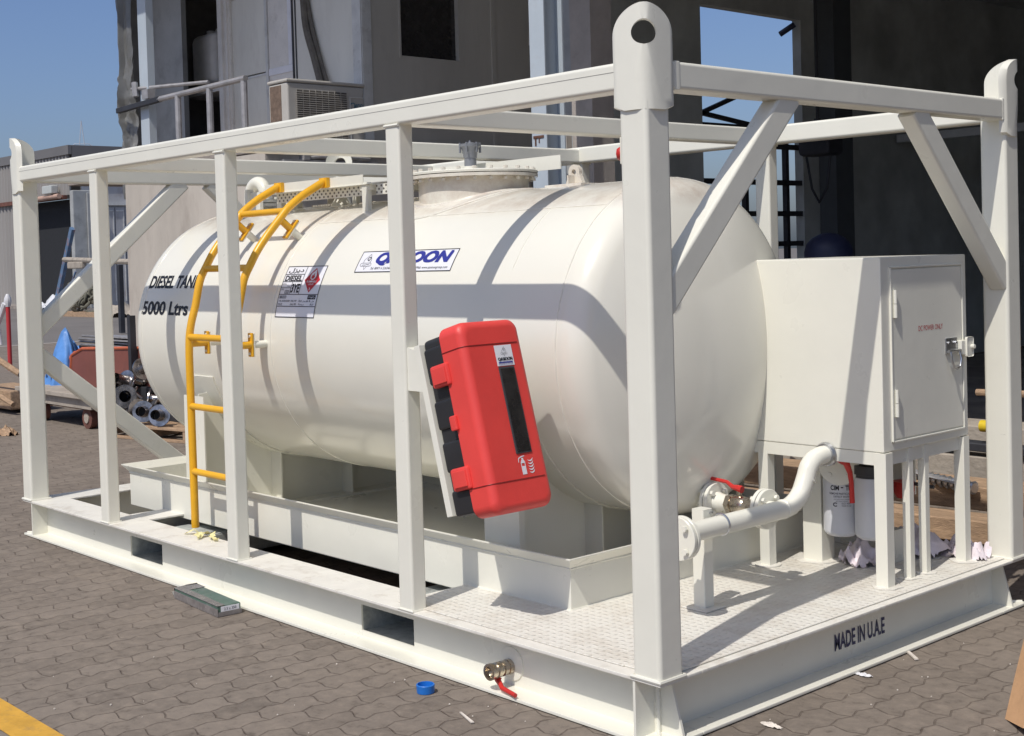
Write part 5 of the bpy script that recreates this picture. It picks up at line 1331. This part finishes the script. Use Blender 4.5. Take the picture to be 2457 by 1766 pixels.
# timber, channels and sleeves stacked behind the right side of the skid
def plank(name, p, q, w, h, mt_, label, cat, group=None):
    b = MB(); b.rhs(p, q, w, h, .006, seg=1, n=1); return tag(b.build(name, mt_), label, cat, group)
TG = 'timber sleepers stacked behind the cabinet'
plank('timber_sleeper', (-3.6, 3.15, .07), (.4, 3.55, .07), .22, .12, wood, 'lowest long brown timber sleeper on the ground behind the cabinet legs', 'timber', TG)
plank('timber_sleeper', (-3.8, 3.65, .17), (.5, 3.95, .17), .30, .13, wood, 'broad brown timber sleeper in the middle of the stack, behind the lowest one', 'timber', TG)
plank('timber_sleeper', (-4.0, 4.15, .24), (.6, 4.4, .24), .26, .16, woodg, 'grey weathered timber beam behind the brown sleepers', 'timber', TG)
plank('timber_sleeper', (-4.2, 4.75, .33), (.6, 5.0, .33), .34, .18, woodg, 'rearmost pale grey timber beam at the top of the stack', 'timber', TG)
plank('steel_channel', (-3.4, 4.30, .40), (.2, 4.18, .36), .12, .05, darksteel, 'dark steel channel lying on the grey timber', 'steel bar')
plank('aluminium_strip', (-2.4, 3.98, .36), (-.9, 3.62, .25), .07, .012, galv, 'bright metal strip lying slantwise over the brown sleepers', 'strip')
b = MB()
for k in range(16):
    a = k * .042; c = Vector((-1.55 + a, 3.80 - a * .25, .26 - .02 * (k / 16))); b.lathe([(0, .030), (.020, .038), (.028, .028)], c, (1, -.25, -.05), 10)
tag(b.build('metal_hose', mat('bright_hose', (.6, .62, .65), .3, .8)), 'short silver corrugated metal hose lying on the brown sleepers', 'hose')
b = MB(); b.cyl((-1.15, 4.2, .50), (-.95, 4.2, .50), .035, seg=12); tag(b.build('yellow_sleeve', mat('yellow_tool', (.75, .55, .03), .4)), 'small yellow sleeve on the timber between cabinet leg and corner post', 'sleeve')
b = MB(); b.cyl((-1.6, 5.0, .60), (-.6, 5.0, .62), .022, seg=10); tag(b.build('tool_handle', wood), 'wooden tool handle lying on the rear timber beam', 'tool handle')
random.seed(12)
b = MB()
for k in range(14):
    x = -4.0 + random.uniform(0, 1.5); y = 3.3 + random.uniform(0, 1.6); z = .1 + .3 * random.random()
    b.rhs((x, y, z), (x + random.uniform(.3, .8), y + random.uniform(-.3, .3), z + random.uniform(-.05, .1)), .09, .05, .005, seg=1)
tag(b.build('timber_offcuts', wood), 'loose pile of brown timber offcuts behind the end of the tank', 'timber', kind='stuff')

# a few trees outside the workshop window
def tree(c, h, r, seed, label):
    random.seed(seed); t_ = thing('tree', c, label, 'tree', 'trees beyond the workshop window')
    b = MB(); b.tube([Vector(c), Vector(c) + Vector((.1, .1, h * .35)), Vector(c) + Vector((.3, 0, h * .7))], [.22, .15, .05], 8)
    for k in range(6): q = random.uniform(0, 6.28); b.tube([Vector(c) + Vector((.15, .05, h * .4)), Vector(c) + Vector((r * .6 * math.cos(q), r * .6 * math.sin(q), h * random.uniform(.6, .85)))], [.09, .03], 5)
    b.build('trunk', woodg, t_)
    b = MB(); cl_ = [(Vector(c) + Vector((random.gauss(0, r * .45), random.gauss(0, r * .45), h * random.uniform(.3, .98))), random.uniform(.25, .6) * r * .6) for _ in range(34)]
    for cc, cr in cl_:
        for _ in range(46):
            p = cc + Vector((random.gauss(0, 1), random.gauss(0, 1), random.gauss(0, .8))) * cr * .6; s1 = random.uniform(.06, .14)
            a = Vector((random.uniform(-1, 1), random.uniform(-1, 1), random.uniform(-1, 1))).normalized(); s2 = a.orthogonal().normalized()
            b.quad(p - a * s1, p - s2 * s1 * .5, p + a * s1, p + s2 * s1 * .5)
    b.build('crown', leafm, t_)
tree((-27, 27, 0), 3.2, 2.2, 1, 'low bushy tree seen through the lower left of the workshop window')
tree((-30, 36, 0), 3.0, 2.4, 2, 'low bushy tree seen through the lower right of the workshop window')
